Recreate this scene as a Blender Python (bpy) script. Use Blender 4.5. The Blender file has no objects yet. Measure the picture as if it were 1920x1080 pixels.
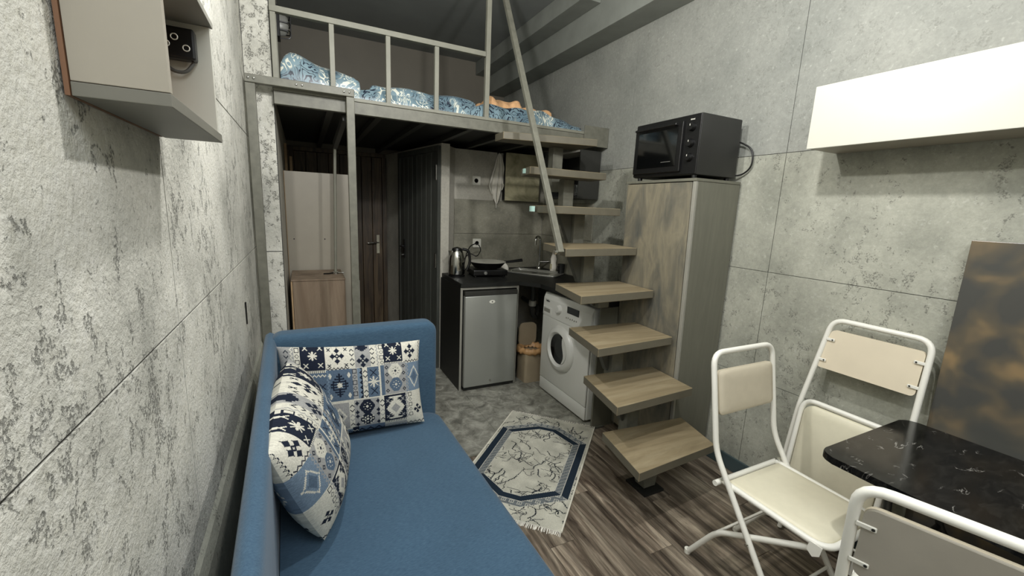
import bpy, bmesh, math, random
import numpy as np
from mathutils import Vector, Matrix

random.seed(7)
rng = np.random.default_rng(11)
D = bpy.data
SC = bpy.context.scene
COL = SC.collection
PI = math.pi

# ------------------------------------------------------------------ camera
CAM_Z = 1.5
_yaw, _pit, _rol, _F = 0.46462318, -0.18635663, 0.04219898, 784.5
fw = Vector((math.sin(_yaw)*math.cos(_pit), math.cos(_yaw)*math.cos(_pit), math.sin(_pit)))
rt = Vector((math.cos(_yaw), -math.sin(_yaw), 0)); up = rt.cross(fw)
rt2 = rt*math.cos(_rol) + up*math.sin(_rol)
up2 = -rt*math.sin(_rol) + up*math.cos(_rol)
cam = D.objects.new('camera', D.cameras.new('camera'))
COL.objects.link(cam)
cam.matrix_world = Matrix(((rt2.x, up2.x, -fw.x, 0), (rt2.y, up2.y, -fw.y, 0), (rt2.z, up2.z, -fw.z, CAM_Z), (0, 0, 0, 1)))
cam.data.sensor_width = 36; cam.data.lens = _F/1920*36; cam.data.clip_start = 0.02
SC.camera = cam

# ------------------------------------------------------------------ world, lamps, exposure
w = D.worlds.new('world'); SC.world = w; w.use_nodes = True
w.node_tree.nodes['Background'].inputs[0].default_value = (0.5, 0.55, 0.6, 1)
w.node_tree.nodes['Background'].inputs[1].default_value = 0.05
def lamp(name, loc, power, color, r):
    l = D.lights.new(name, 'POINT'); l.energy = power; l.color = color; l.shadow_soft_size = r
    o = D.objects.new(name, l); o.location = loc; COL.objects.link(o); return o
lamp('ceiling_bulb', (0.32, 1.45, 2.56), 35, (1.0, 0.99, 0.965), 0.035)
lamp('ceiling_bulb', (1.12, 0.95, 2.54), 36, (1.0, 0.99, 0.965), 0.035)
al = D.lights.new('rear_fill_light', 'AREA'); al.energy = 30; al.size = 1.3; al.color = (0.93, 0.97, 1.0)  # soft fill light added behind the camera to brighten the near surfaces
ao = D.objects.new('rear_fill_light', al); ao.location = (0.35, -0.85, 2.95); ao.rotation_euler = (math.radians(24), 0, 0); COL.objects.link(ao)
SC.view_settings.view_transform = 'Standard'
SC.view_settings.look = 'None'
SC.view_settings.exposure = 0.58
SC.view_settings.gamma = 1.0
SC.view_settings.use_curve_mapping = False

# ------------------------------------------------------------------ materials
def srgb(r, g, b):
    f = lambda c: (c/255/12.92) if c/255 <= 0.04045 else ((c/255+0.055)/1.055)**2.4
    return (f(r), f(g), f(b), 1)
class NT:
    def __init__(s, name):
        s.m = D.materials.new(name); s.m.use_nodes = True; s.t = s.m.node_tree; s.n = s.t.nodes
        s.b = s.n['Principled BSDF']
    def node(s, typ, **k):
        x = s.n.new(typ)
        for a, v in k.items():
            if a.startswith('i_'):
                key = a[2:]; key = int(key) if key.isdigit() else key.replace('_', ' ')
                if hasattr(v, 'is_linked') or isinstance(v, bpy.types.NodeSocket): s.t.links.new(v, x.inputs[key])
                else: x.inputs[key].default_value = v
            else: setattr(x, a, v)
        return x
    def set(s, k, v):
        if isinstance(v, bpy.types.NodeSocket): s.t.links.new(v, s.b.inputs[k])
        else: s.b.inputs[k].default_value = v
    def coord(s, kind='Object', scale=(1, 1, 1), rnd=False):
        c = s.node('ShaderNodeTexCoord').outputs[kind]
        mp = s.node('ShaderNodeMapping'); s.t.links.new(c, mp.inputs['Vector']); mp.inputs['Scale'].default_value = scale
        if rnd:
            oi = s.node('ShaderNodeObjectInfo').outputs['Random']
            mu = s.node('ShaderNodeMath', operation='MULTIPLY', i_0=oi, i_1=37.0).outputs[0]
            cb = s.node('ShaderNodeCombineXYZ', i_0=mu, i_1=mu, i_2=mu).outputs[0]
            s.t.links.new(cb, mp.inputs['Location'])
        return mp.outputs[0]
    def noise(s, vec, scale, detail=4, rough=0.55, dist=0.0, out='Fac'):
        return s.node('ShaderNodeTexNoise', i_Vector=vec, i_Scale=scale, i_Detail=detail, i_Roughness=rough, i_Distortion=dist).outputs[out]
    def ramp(s, fac, stops):
        r = s.node('ShaderNodeValToRGB', i_0=fac); cr = r.color_ramp
        while len(cr.elements) < len(stops): cr.elements.new(0.5)
        for e, (p, c) in zip(cr.elements, stops):
            e.position = p; e.color = c if len(c) == 4 else (*c, 1)
        return r.outputs[0]
    def math(s, op, a, b=0.0, clamp=False):
        return s.node('ShaderNodeMath', operation=op, i_0=a, i_1=b, use_clamp=clamp).outputs[0]
    def mix(s, f, a, b, mode='MIX'):
        m = s.node('ShaderNodeMix', data_type='RGBA', blend_type=mode)
        for i, v in ((0, f), (6, a), (7, b)):
            if isinstance(v, bpy.types.NodeSocket): s.t.links.new(v, m.inputs[i])
            else: m.inputs[i].default_value = v
        return m.outputs[2]
    def bump(s, h, strength, dist=0.01):
        s.set('Normal', s.node('ShaderNodeBump', i_Height=h, i_Strength=strength, i_Distance=dist).outputs[0])
def g(v): return (v, v, v, 1)
def simple(name, c, rough=0.5, metal=0.0, var=0.12, nscale=9, bump=0.0, bscale=120, coat=0.0, rnd=False, spec=None):
    t = NT(name); v = t.coord(rnd=rnd)
    n = t.noise(v, nscale, 4)
    f = t.ramp(n, [(0.3, g(1-var)), (0.7, g(1+0*var))])
    t.set('Base Color', t.mix(1.0, c, f, 'MULTIPLY'))
    t.set('Roughness', rough); t.set('Metallic', metal)
    if coat: t.set('Coat Weight', coat); t.set('Coat Roughness', 0.1)
    if spec is not None: t.set('Specular IOR Level', spec)
    if bump: t.bump(t.noise(v, bscale, 3), bump, 0.002)
    return t.m
def concrete(name, light, dark, speck=1.0, relief=0.5, pscale=1.0, streak=(1, 1, 0.25), grain=62):
    t = NT(name); v = t.coord()
    vs = t.coord(scale=streak)
    base = t.ramp(t.noise(v, 2.6*pscale, 7, 0.62), [(0.34, dark), (0.60, light)])
    fine = t.noise(v, 60, 5, 0.7)
    base = t.mix(0.16, base, t.ramp(fine, [(0.35, g(0.30)), (0.65, g(0.85))]), 'OVERLAY')
    patch = t.noise(vs, 3.6*pscale, 4, 0.6, 0.3)
    pm = t.ramp(patch, [(0.38, g(0)), (0.57, g(1))])
    clump = t.noise(t.coord(scale=(1, 1, 0.8)), grain*0.42, 3, 0.6, 0.4)
    cm = t.math('MULTIPLY', t.math('SUBTRACT', clump, t.math('SUBTRACT', 0.62, t.math('MULTIPLY', pm, 0.17))), 9.0, True)
    sp = t.noise(v, grain*2.3, 4, 0.7, 0.2)
    sm = t.math('MULTIPLY', t.math('SUBTRACT', sp, t.math('SUBTRACT', 0.66, t.math('MULTIPLY', cm, 0.19))), 9.0, True)
    sm = t.math('MULTIPLY', sm, t.math('MULTIPLY', t.math('ADD', t.math('MULTIPLY', cm, 0.8), 0.06), 0.80*speck), True)
    # pale chipped flecks beside the pits
    wm_ = t.math('MULTIPLY', t.math('SUBTRACT', t.noise(v, grain*0.8, 3, 0.6), 0.60), 8.0, True)
    base = t.mix(t.math('MULTIPLY', wm_, 0.16), base, (0.85, 0.85, 0.78, 1))
    col = t.mix(sm, base, (0.10, 0.10, 0.085, 1))
    t.set('Base Color', col); t.set('Roughness', 0.75); t.set('Specular IOR Level', 0.3)
    h = t.math('ADD', t.math('MULTIPLY', t.noise(v, 95, 4, 0.65, 0.2), 0.9), t.math('MULTIPLY', sm, -0.8))
    h = t.math('ADD', h, t.math('MULTIPLY', t.noise(v, 24, 4, 0.6), 0.6))
    t.bump(h, relief, 0.006)
    return t.m
M = {}
M['wall_l'] = concrete('embossed_concrete_paper', srgb(216, 214, 203), srgb(168, 167, 158), 1.0, 0.75, 1.0, (1, 1, 0.6), 70)
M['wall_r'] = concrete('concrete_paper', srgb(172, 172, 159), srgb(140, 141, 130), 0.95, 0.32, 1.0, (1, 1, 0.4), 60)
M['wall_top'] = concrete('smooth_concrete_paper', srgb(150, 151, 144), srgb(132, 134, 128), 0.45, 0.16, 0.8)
M['plaster'] = concrete('grey_plaster', srgb(192, 188, 176), srgb(162, 158, 147), 0.15, 0.12)
M['tile_wall'] = concrete('wall_tile', srgb(150, 147, 132), srgb(116, 114, 102), 0.2, 0.06, 1.4)
M['grout'] = simple('grout', srgb(150, 150, 138), 0.8)
M['ceil'] = simple('ceiling_paint', srgb(140, 143, 140), 0.55, var=0.15, nscale=3)
M['beam'] = simple('beam_paint', srgb(140, 143, 136), 0.7, var=0.2, nscale=6, bump=0.2, bscale=30)
M['backwall'] = simple('loft_wall_paint', srgb(124, 118, 106), 0.6, var=0.15, nscale=2)
M['white'] = simple('white_laminate', srgb(200, 198, 186), 0.28, var=0.02)
M['whitem'] = simple('white_appliance', srgb(226, 226, 220), 0.3, var=0.02)
M['whitep'] = simple('white_powder_coat', srgb(238, 236, 226), 0.35, var=0.04, bump=0.03)
M['cream'] = simple('cream_vinyl', srgb(222, 216, 192), 0.42, var=0.05, nscale=30, bump=0.12, bscale=260)
M['padtaupe'] = simple('pale_taupe_vinyl', srgb(208, 198, 176), 0.45, var=0.05, nscale=30, bump=0.12, bscale=260)
M['frost'] = simple('frosted_glass', srgb(140, 140, 134), 0.3)
M['board'] = simple('cream_board', srgb(222, 210, 186), 0.5, var=0.05)
M['boardgrey'] = simple('greige_board', srgb(176, 170, 158), 0.55, var=0.08, nscale=14)
M['steel'] = simple('grey_painted_steel', srgb(118, 117, 105), 0.5, var=0.3, nscale=22, bump=0.1, bscale=60)
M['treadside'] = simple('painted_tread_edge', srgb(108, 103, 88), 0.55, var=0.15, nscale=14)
M['steelshade'] = simple('shaded_grey_steel', srgb(84, 84, 76), 0.55)  # gusset steel, with the shade under the treads put into its colour
M['steelL'] = simple('grey_painted_rail', srgb(134, 133, 120), 0.5, var=0.15, nscale=14)
M['dark'] = simple('black_board', srgb(28, 29, 27), 0.5)
M['darkgrey'] = simple('dark_grey_board', srgb(52, 52, 48), 0.5)
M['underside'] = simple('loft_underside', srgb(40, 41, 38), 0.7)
M['black'] = simple('black_plastic', srgb(16, 16, 16), 0.35, var=0.05)
M['blackm'] = simple('black_oven_metal', srgb(40, 40, 38), 0.42, var=0.08, bump=0.05, bscale=300)
M['glassb'] = simple('dark_glass', srgb(9, 10, 10), 0.06, var=0.02, coat=0.6)
M['chrome'] = simple('chrome', srgb(205, 205, 200), 0.12, 1.0, var=0.05)
M['brightsteel'] = simple('polished_steel_rim', srgb(225, 225, 218), 0.25, 0.7, var=0.05)
M['stainless'] = simple('brushed_stainless', srgb(178, 178, 172), 0.38, 0.8, var=0.15, nscale=20)
M['taupe'] = simple('taupe_laminate', srgb(166, 159, 145), 0.4, var=0.06)
M['shelfb'] = simple('grey_shelf_laminate', srgb(116, 114, 104), 0.5)
M['brownedge'] = simple('brown_edge', srgb(128, 92, 66), 0.6)
M['edge'] = simple('grey_edge_band', srgb(150, 148, 138), 0.5)
M['baseb'] = simple('blue_grey_baseboard', srgb(66, 80, 82), 0.5)
M['outlet'] = simple('white_plastic', srgb(232, 230, 218), 0.35, var=0.02)
M['teal'] = simple('pale_tape', srgb(190, 225, 215), 0.3)
M['beige'] = simple('beige_plastic', srgb(165, 150, 125), 0.5)
M['orange_bag'] = simple('tan_plastic_bag', srgb(205, 160, 110), 0.4, bump=0.4, bscale=40)
M['pipe'] = simple('grey_pipe', srgb(90, 90, 86), 0.4)
M['towel'] = simple('white_terry', srgb(236, 232, 220), 0.95, var=0.12, bump=0.6, bscale=260)
M['towelo'] = simple('peach_terry', srgb(224, 176, 128), 0.95, var=0.3, nscale=25, bump=0.6, bscale=200)
M['glass'] = simple('clear_glass', (0.9, 0.92, 0.92, 1), 0.03, var=0.0); M['glass'].node_tree.nodes['Principled BSDF'].inputs['Transmission Weight'].default_value = 1.0
M['brownwood'] = simple('pale_raw_timber', srgb(190, 160, 122), 0.7, var=0.3, nscale=20)
M['rim'] = simple('pale_rug_edge', srgb(226, 222, 206), 0.9)

def fabric(name, c1, c2, scale=220):
    t = NT(name); v = t.coord(scale=(1, 6, 6)); v2 = t.coord()
    n = t.noise(v, 60, 4, 0.65); n2 = t.noise(v2, 4, 3)
    col = t.ramp(n, [(0.3, c1), (0.7, c2)])
    col = t.mix(1.0, col, t.ramp(n2, [(0.3, g(0.88)), (0.7, g(1.0))]), 'MULTIPLY')
    t.set('Base Color', col); t.set('Roughness', 0.9); t.set('Specular IOR Level', 0.2)
    t.set('Sheen Weight', 0.15)
    t.bump(t.noise(v, scale, 3), 0.25, 0.002)
    return t.m
M['sofa'] = fabric('blue_woven_fabric', srgb(54, 80, 102), srgb(74, 101, 123))

def wood(name, c1, c2, c3, axis, scale=1.0, rough=0.5, bump=0.15, contrast=0.5, rnd=True):
    t = NT(name)
    sc = [9.0, 9.0, 9.0]; sc[axis] = 0.9
    v = t.coord(scale=tuple(s*scale for s in sc), rnd=rnd)
    n = t.noise(v, 1.6, 7, 0.68, 1.6)
    sc2 = [60.0, 60.0, 60.0]; sc2[axis] = 1.8
    v2 = t.coord(scale=tuple(s*scale for s in sc2), rnd=rnd)
    n2 = t.noise(v2, 1.0, 4, 0.6, 0.3)
    col = t.ramp(n, [(0.34, c1), (0.50, c2), (0.66, c3)])
    col = t.mix(contrast, col, t.ramp(n2, [(0.35, g(0.18)), (0.62, g(0.82))]), 'OVERLAY')
    if rnd:
        oi = t.node('ShaderNodeObjectInfo').outputs['Random']
        col = t.mix(1.0, col, t.ramp(oi, [(0.0, g(0.70)), (1.0, g(1.12))]), 'MULTIPLY')
    t.set('Base Color', col); t.set('Roughness', rough)
    t.bump(n2, bump, 0.002)
    return t.m
M['laminate'] = wood('weathered_laminate', srgb(62, 52, 43), srgb(116, 104, 90), srgb(164, 152, 134), 1, 0.8, 0.42, 0.2, 0.6)
M['tread'] = wood('oak_tread', srgb(124, 111, 86), srgb(140, 126, 99), srgb(154, 141, 114), 0, 0.7, 0.5, 0.06, 0.10, False)
M['doorwood'] = wood('stained_door_wood', srgb(46, 36, 26), srgb(72, 58, 42), srgb(96, 80, 58), 2, 1.0, 0.5, 0.1, 0.3)
M['doordark'] = wood('black_painted_boards', srgb(70, 72, 68), srgb(80, 82, 77), srgb(92, 94, 88), 2, 1.0, 0.45, 0.08, 0.2)
M['boxwood'] = wood('worn_plywood', srgb(116, 98, 80), srgb(134, 116, 97), srgb(150, 133, 113), 2, 0.45, 0.6, 0.05, 0.10, False)
M['cabside'] = wood('grey_painted_cabinet_side', srgb(104, 103, 91), srgb(108, 107, 95), srgb(114, 113, 100), 2, 1.0, 0.5, 0.03, 0.04, False)
def cabdoor():
    t = NT('smeared_paint_door'); v = t.coord(scale=(1, 1, 0.35)); v2 = t.coord(scale=(1, 1, 0.16))
    n = t.noise(v, 9, 4, 0.55, 0.8)
    col = t.ramp(n, [(0.30, srgb(88, 89, 84)), (0.45, srgb(114, 110, 97)), (0.60, srgb(136, 129, 110)), (0.75, srgb(112, 107, 95))])
    n2 = t.noise(v2, 60, 3, 0.6, 0.3)
    col = t.mix(0.14, col, t.ramp(n2, [(0.35, g(0.25)), (0.65, g(0.75))]), 'OVERLAY')
    t.set('Base Color', col); t.set('Roughness', 0.42); t.bump(n2, 0.05, 0.002)
    return t.m
M['cabdoor'] = cabdoor()
def olive():
    t = NT('olive_mottled_board'); v = t.coord()
    n = t.noise(v, 7, 5, 0.6, 0.7)
    t.set('Base Color', t.ramp(n, [(0.3, srgb(148, 143, 114)), (0.5, srgb(190, 183, 150)), (0.7, srgb(214, 208, 176))])); t.set('Roughness', 0.5)
    return t.m
M['olive'] = olive()
def marble_black():
    t = NT('black_marble_laminate'); v = t.coord(scale=(1, 2.0, 1))
    n = t.noise(v, 5.0, 6, 0.6, 1.8)
    a = t.math('ABSOLUTE', t.math('SUBTRACT', n, 0.5))
    vein = t.ramp(a, [(0.0, g(1)), (0.012, g(0))])
    msk = t.ramp(t.noise(v, 9, 2), [(0.56, g(0)), (0.66, g(0.8))])
    f = t.math('MULTIPLY', vein, msk)
    cl = t.ramp(t.noise(v, 14, 5, 0.7, 0.8), [(0.45, srgb(12, 12, 12)), (0.75, srgb(42, 41, 38))])
    t.set('Base Color', t.mix(f, cl, srgb(175, 172, 165))); t.set('Roughness', 0.16); t.set('Specular IOR Level', 0.3)
    return t.m
M['marbleb'] = marble_black()
def patina():
    t = NT('blurred_bronze_panel'); v = t.coord(scale=(1, 1.0, 1.0))
    n = t.noise(v, 8.5, 2, 0.45, 0.3)
    col = t.ramp(n, [(0.40, srgb(76, 75, 71)), (0.54, srgb(96, 88, 74)), (0.70, srgb(138, 117, 86))])
    n3 = t.noise(v, 2.3, 1)
    col = t.mix(t.ramp(n3, [(0.45, g(0)), (0.66, g(0.85))]), col, srgb(74, 75, 72))
    t.set('Base Color', col); t.set('Roughness', 0.3)
    return t.m
M['patina'] = patina()
def stonefloor():
    t = NT('stone_vinyl_tile'); v = t.coord(rnd=False)
    n = t.noise(v, 11, 6, 0.7, 0.8)
    col = t.ramp(n, [(0.34, srgb(98, 97, 89)), (0.5, srgb(138, 137, 127)), (0.66, srgb(172, 171, 160))])
    t.set('Base Color', col); t.set('Roughness', 0.5); t.bump(n, 0.1, 0.003)
    return t.m
M['stonefloor'] = stonefloor()
def satin():
    t = NT('printed_satin'); v = t.coord()
    w1 = t.noise(v, 7, 2, 0.5, 2.2)
    rg = t.math('ABSOLUTE', t.math('SUBTRACT', t.math('FRACT', t.math('MULTIPLY', w1, 9.0)), 0.5))
    line = t.ramp(rg, [(0.0, g(1)), (0.12, g(1)), (0.18, g(0))])
    m1 = t.noise(v, 4.2, 1); 
    wl = t.math('MULTIPLY', line, t.ramp(m1, [(0.49, g(0)), (0.53, g(1))]))
    dl = t.math('MULTIPLY', line, t.ramp(m1, [(0.47, g(1)), (0.51, g(0))]))
    col = t.ramp(t.noise(v, 6, 2), [(0.35, srgb(96, 120, 132)), (0.65, srgb(132, 156, 166))])
    col = t.mix(wl, col, srgb(226, 226, 212)); col = t.mix(dl, col, srgb(24, 34, 52))
    t.set('Base Color', col); t.set('Roughness', 0.33); t.set('Sheen Weight', 0.1)
    return t.m
M['satin'] = satin()
def vcol(name, rough=0.9, bscale=300):
    t = NT(name); a = t.node('ShaderNodeVertexColor', layer_name='pattern')
    t.set('Base Color', a.outputs['Color']); t.set('Roughness', rough); t.set('Specular IOR Level', 0.2)
    t.bump(t.noise(t.coord(), bscale, 3), 0.3, 0.002)
    return t.m
M['kilim'] = vcol('woven_kilim_print'); M['rug'] = vcol('flat_woven_rug_print')

# ------------------------------------------------------------------ mesh helpers
def link(o, parent=None):
    COL.objects.link(o)
    if parent is not None: o.parent = parent
    return o
def finish(name, bm, mats, parent=None, smooth=False, auto=None):
    me = D.meshes.new(name)
    bmesh.ops.recalc_face_normals(bm, faces=bm.faces)
    bm.to_mesh(me); bm.free()
    if not isinstance(mats, (list, tuple)): mats = [mats]
    for m in mats: me.materials.append(m)
    if smooth:
        me.polygons.foreach_set('use_smooth', [True]*len(me.polygons))
        if auto is not None:
            try: me.set_sharp_from_angle(angle=math.radians(auto))
            except Exception: pass
    return link(D.objects.new(name, me), parent)
def thing(name, label, cat, loc=(0, 0, 0), rot=(0, 0, 0), group=None):
    o = D.objects.new(name, None); o.empty_display_size = 0.1; COL.objects.link(o)
    o.location = loc; o.rotation_euler = rot; o['label'] = label; o['category'] = cat
    if group: o['group'] = group
    return o
def tag(o, label, cat, group=None):
    o['label'] = label; o['category'] = cat
    if group: o['group'] = group
    return o
def struct(o): o['kind'] = 'structure'; return o
def sroot(name):
    o = D.objects.new(name, None); COL.objects.link(o); o['kind'] = 'structure'; return o
def bm_box(bm, x0, x1, y0, y1, z0, z1, bev=0.0, seg=2, mat=0):
    vs = [bm.verts.new((x, y, z)) for z in (z0, z1) for y in (y0, y1) for x in (x0, x1)]
    fs = []
    for q in ((0, 2, 3, 1), (4, 5, 7, 6), (0, 1, 5, 4), (2, 6, 7, 3), (0, 4, 6, 2), (1, 3, 7, 5)):
        f = bm.faces.new([vs[i] for i in q]); f.material_index = mat; fs.append(f)
    if bev > 0:
        es = list({e for f in fs for e in f.edges})
        bmesh.ops.bevel(bm, geom=es, offset=bev, segments=seg, profile=0.5, affect='EDGES')
    return vs
def box(name, x0, x1, y0, y1, z0, z1, m, parent=None, bev=0.002, seg=2, smooth=False):
    bm = bmesh.new(); bm_box(bm, x0, x1, y0, y1, z0, z1, bev, seg)
    return finish(name, bm, m, parent, smooth or bev > 0.008, 40)
def bm_prism(bm, pts, axis, a0, a1, bev=0.0, mat=0, seg=2):
    def mk(p, a):
        if axis == 0: return (a, p[0], p[1])
        if axis == 1: return (p[0], a, p[1])
        return (p[0], p[1], a)
    n = len(pts)
    A = [bm.verts.new(mk(p, a0)) for p in pts]; B = [bm.verts.new(mk(p, a1)) for p in pts]
    fs = [bm.faces.new(A), bm.faces.new(B[::-1])]
    for i in range(n): fs.append(bm.faces.new((A[i], B[i], B[(i+1) % n], A[(i+1) % n])))
    for f in fs: f.material_index = mat
    if bev > 0:
        bmesh.ops.bevel(bm, geom=list({e for f in fs for e in f.edges}), offset=bev, segments=seg, affect='EDGES')
    return fs
def prism(name, pts, axis, a0, a1, m, parent=None, bev=0.0, smooth=False, seg=2):
    bm = bmesh.new(); bm_prism(bm, pts, axis, a0, a1, bev, 0, seg)
    return finish(name, bm, m, parent, smooth, 35)
def rrect(x0, x1, y0, y1, r, n=6, corners=(1, 1, 1, 1)):
    out = []
    for (cx, cy, a, on) in ((x1-r, y1-r, 0, corners[0]), (x0+r, y1-r, 90, corners[1]), (x0+r, y0+r, 180, corners[2]), (x1-r, y0+r, 270, corners[3])):
        if not on:
            out.append((cx+(r if a in (0, 270) else -r), cy+(r if a in (0, 90) else -r))); continue
        for i in range(n+1):
            t = math.radians(a+90*i/n); out.append((cx+r*math.cos(t), cy+r*math.sin(t)))
    return out
def smoothpath(pts, r=0.04, n=5):
    P = [Vector(p) for p in pts]; out = [P[0]]
    for i in range(1, len(P)-1):
        a, b, c = P[i-1], P[i], P[i+1]
        d1 = (a-b); d2 = (c-b); rr = min(r, d1.length*0.48, d2.length*0.48)
        p0 = b+d1.normalized()*rr; p2 = b+d2.normalized()*rr
        for k in range(n+1):
            t = k/n; out.append(p0*(1-t)**2+b*2*t*(1-t)+p2*t*t)
    out.append(P[-1]); return out
def bm_tube(bm, pts, r, seg=12, cap=True, mat=0, flat=1.0):
    P = [Vector(p) for p in pts]; rings = []
    T = []
    for i in range(len(P)):
        d = (P[min(i+1, len(P)-1)]-P[max(i-1, 0)]); T.append(d.normalized() if d.length > 1e-9 else Vector((0, 0, 1)))
    nrm = T[0].orthogonal().normalized()
    for i, p in enumerate(P):
        nrm = (nrm-T[i]*nrm.dot(T[i]))
        nrm = nrm.normalized() if nrm.length > 1e-6 else T[i].orthogonal().normalized()
        bn = T[i].cross(nrm)
        rr = r[i] if isinstance(r, (list, tuple)) else r
        rings.append([bm.verts.new(p+nrm*math.cos(2*PI*k/seg)*rr+bn*math.sin(2*PI*k/seg)*rr*flat) for k in range(seg)])
    for a, b in zip(rings, rings[1:]):
        for k in range(seg):
            f = bm.faces.new((a[k], a[(k+1) % seg], b[(k+1) % seg], b[k])); f.material_index = mat
    if cap:
        bm.faces.new(rings[0][::-1]).material_index = mat; bm.faces.new(rings[-1]).material_index = mat
def tube(name, pts, r, m, parent=None, seg=12, flat=1.0):
    bm = bmesh.new(); bm_tube(bm, pts, r, seg, flat=flat)
    return finish(name, bm, m, parent, True, 50)
def bm_bar(bm, a, b, w, h, up=(0, 0, 1), mat=0):
    a, b = Vector(a), Vector(b); d = (b-a).normalized(); s = d.cross(Vector(up)).normalized(); u = s.cross(d)
    vs = [bm.verts.new(p+s*i*w/2+u*j*h/2) for p in (a, b) for i, j in ((-1, -1), (1, -1), (1, 1), (-1, 1))]
    for q in ((0, 1, 2, 3), (7, 6, 5, 4), (0, 4, 5, 1), (1, 5, 6, 2), (2, 6, 7, 3), (3, 7, 4, 0)):
        bm.faces.new([vs[i] for i in q]).material_index = mat
def bar(name, a, b, w, h, m, parent=None, up=(0, 0, 1), bev=0.002):
    bm = bmesh.new(); bm_bar(bm, a, b, w, h, up)
    if bev: bmesh.ops.bevel(bm, geom=list(bm.edges), offset=bev, segments=1, affect='EDGES')
    return finish(name, bm, m, parent)
def bm_lathe(bm, prof, c=(0, 0, 0), seg=24, mat=0, axis=2, sx=1.0, sy=1.0):
    rings = []
    for r, z in prof:
        ring = []
        for k in range(seg):
            t = 2*PI*k/seg; a, b = r*math.cos(t)*sx, r*math.sin(t)*sy
            co = (a, b, z) if axis == 2 else ((z, a, b) if axis == 0 else (a, z, b))
            ring.append(bm.verts.new((co[0]+c[0], co[1]+c[1], co[2]+c[2])))
        rings.append(ring)
    for a, b in zip(rings, rings[1:]):
        for k in range(seg):
            bm.faces.new((a[k], a[(k+1) % seg], b[(k+1) % seg], b[k])).material_index = mat
    if prof[0][0] > 1e-6: bm.faces.new(rings[0][::-1]).material_index = mat
    if prof[-1][0] > 1e-6: bm.faces.new(rings[-1]).material_index = mat
    bmesh.ops.remove_doubles(bm, verts=bm.verts, dist=1e-6)
def lathe(name, prof, m, parent=None, c=(0, 0, 0), seg=24, axis=2, sx=1.0, sy=1.0):
    bm = bmesh.new(); bm_lathe(bm, prof, c, seg, 0, axis, sx, sy)
    return finish(name, bm, m, parent, True, 45)
def textobj(name, s, size, m, loc, rot, parent=None, ext=0.0006):
    c = D.curves.new(name, 'FONT'); c.body = s; c.size = size; c.extrude = ext; c.align_x = 'CENTER'; c.align_y = 'CENTER'
    t = D.objects.new('tmp', c); COL.objects.link(t)
    me = D.meshes.new_from_object(t.evaluated_get(bpy.context.evaluated_depsgraph_get()))
    D.objects.remove(t); me.materials.clear(); me.materials.append(m); me.name = name
    o = D.objects.new(name, me); o.location = loc; o.rotation_euler = rot
    return link(o, parent)

# ------------------------------------------------------------------ room shell
WL, WR, YC, YB, ZC = -0.26, 2.26, 2.93, 4.95, 3.16
def panel_wall(name, axis, plane, side, a0, a1, z0, z1, aj, zj, mats):
    """backing slab + thin concrete panels with recessed joints"""
    root = sroot(name)
    G = 0.0024 if name in ('wall_left', 'wall_column') else 0.0014; T = 0.003
    A = sorted([a0]+[j for j in aj if a0 < j < a1]+[a1]); Z = sorted([z0]+[j for j in zj if z0 < j < z1]+[z1])
    p1 = plane+side*T; p2 = p1+side*0.06
    lo, hi = min(p1, p2), max(p1, p2)
    if axis == 0: struct(box('wall_backing', lo, hi, a0, a1, z0, z1, M['darkgrey'], root, 0))
    else: struct(box('wall_backing', a0, a1, lo, hi, z0, z1, M['darkgrey'], root, 0))
    lo, hi = min(plane, p1), max(plane, p1)
    for i in range(len(A)-1):
        for j in range(len(Z)-1):
            m = mats(Z[j])
            if axis == 0: box('concrete_panel', lo, hi, A[i]+G, A[i+1]-G, Z[j]+G, Z[j+1]-G, m, root, 0.0003, 1)
            else: box('concrete_panel', A[i]+G, A[i+1]-G, lo, hi, Z[j]+G, Z[j+1]-G, m, root, 0.0003, 1)
    return root
ZJ = [0.61, 1.22, 1.845]
panel_wall('wall_left', 0, WL, -1, -1.6, YC, 0, ZC, [-0.05, 1.14, 2.33], [0.61, 1.215, 1.845], lambda z: M['wall_l'])
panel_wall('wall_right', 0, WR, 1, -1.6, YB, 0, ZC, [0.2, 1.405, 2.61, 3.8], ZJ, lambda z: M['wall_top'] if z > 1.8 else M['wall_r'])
# column between left wall and entry
panel_wall('wall_column', 1, YC, 1, WL, -0.12, 0, ZC, [], [0.6, 1.185], lambda z: M['wall_l'])
struct(box('wall_entry_left', -0.19, -0.12, YC+0.07, YB, 0, ZC, M['plaster'], None, 0))
struct(box('wall_back', -0.19, WR+0.07, YB, YB+0.08, 0, ZC, M['backwall'], None, 0))
struct(box('wall_rear', WL-0.07, WR+0.07, -1.68, -1.6, 0, ZC, M['plaster'], None, 0))
struct(box('ceiling', WL-0.07, WR+0.07, -1.68, YB+0.08, ZC, ZC+0.08, M['ceil'], None, 0))
struct(box('ceiling_beam', 2.045, WR-0.001, -1.6, YB, 2.83, ZC-0.001, M['beam'], None, 0.004))
struct(box('ceiling_beam', 1.885, 2.043, 2.81, YB, 3.02, ZC-0.001, M['beam'], None, 0.004))
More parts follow.
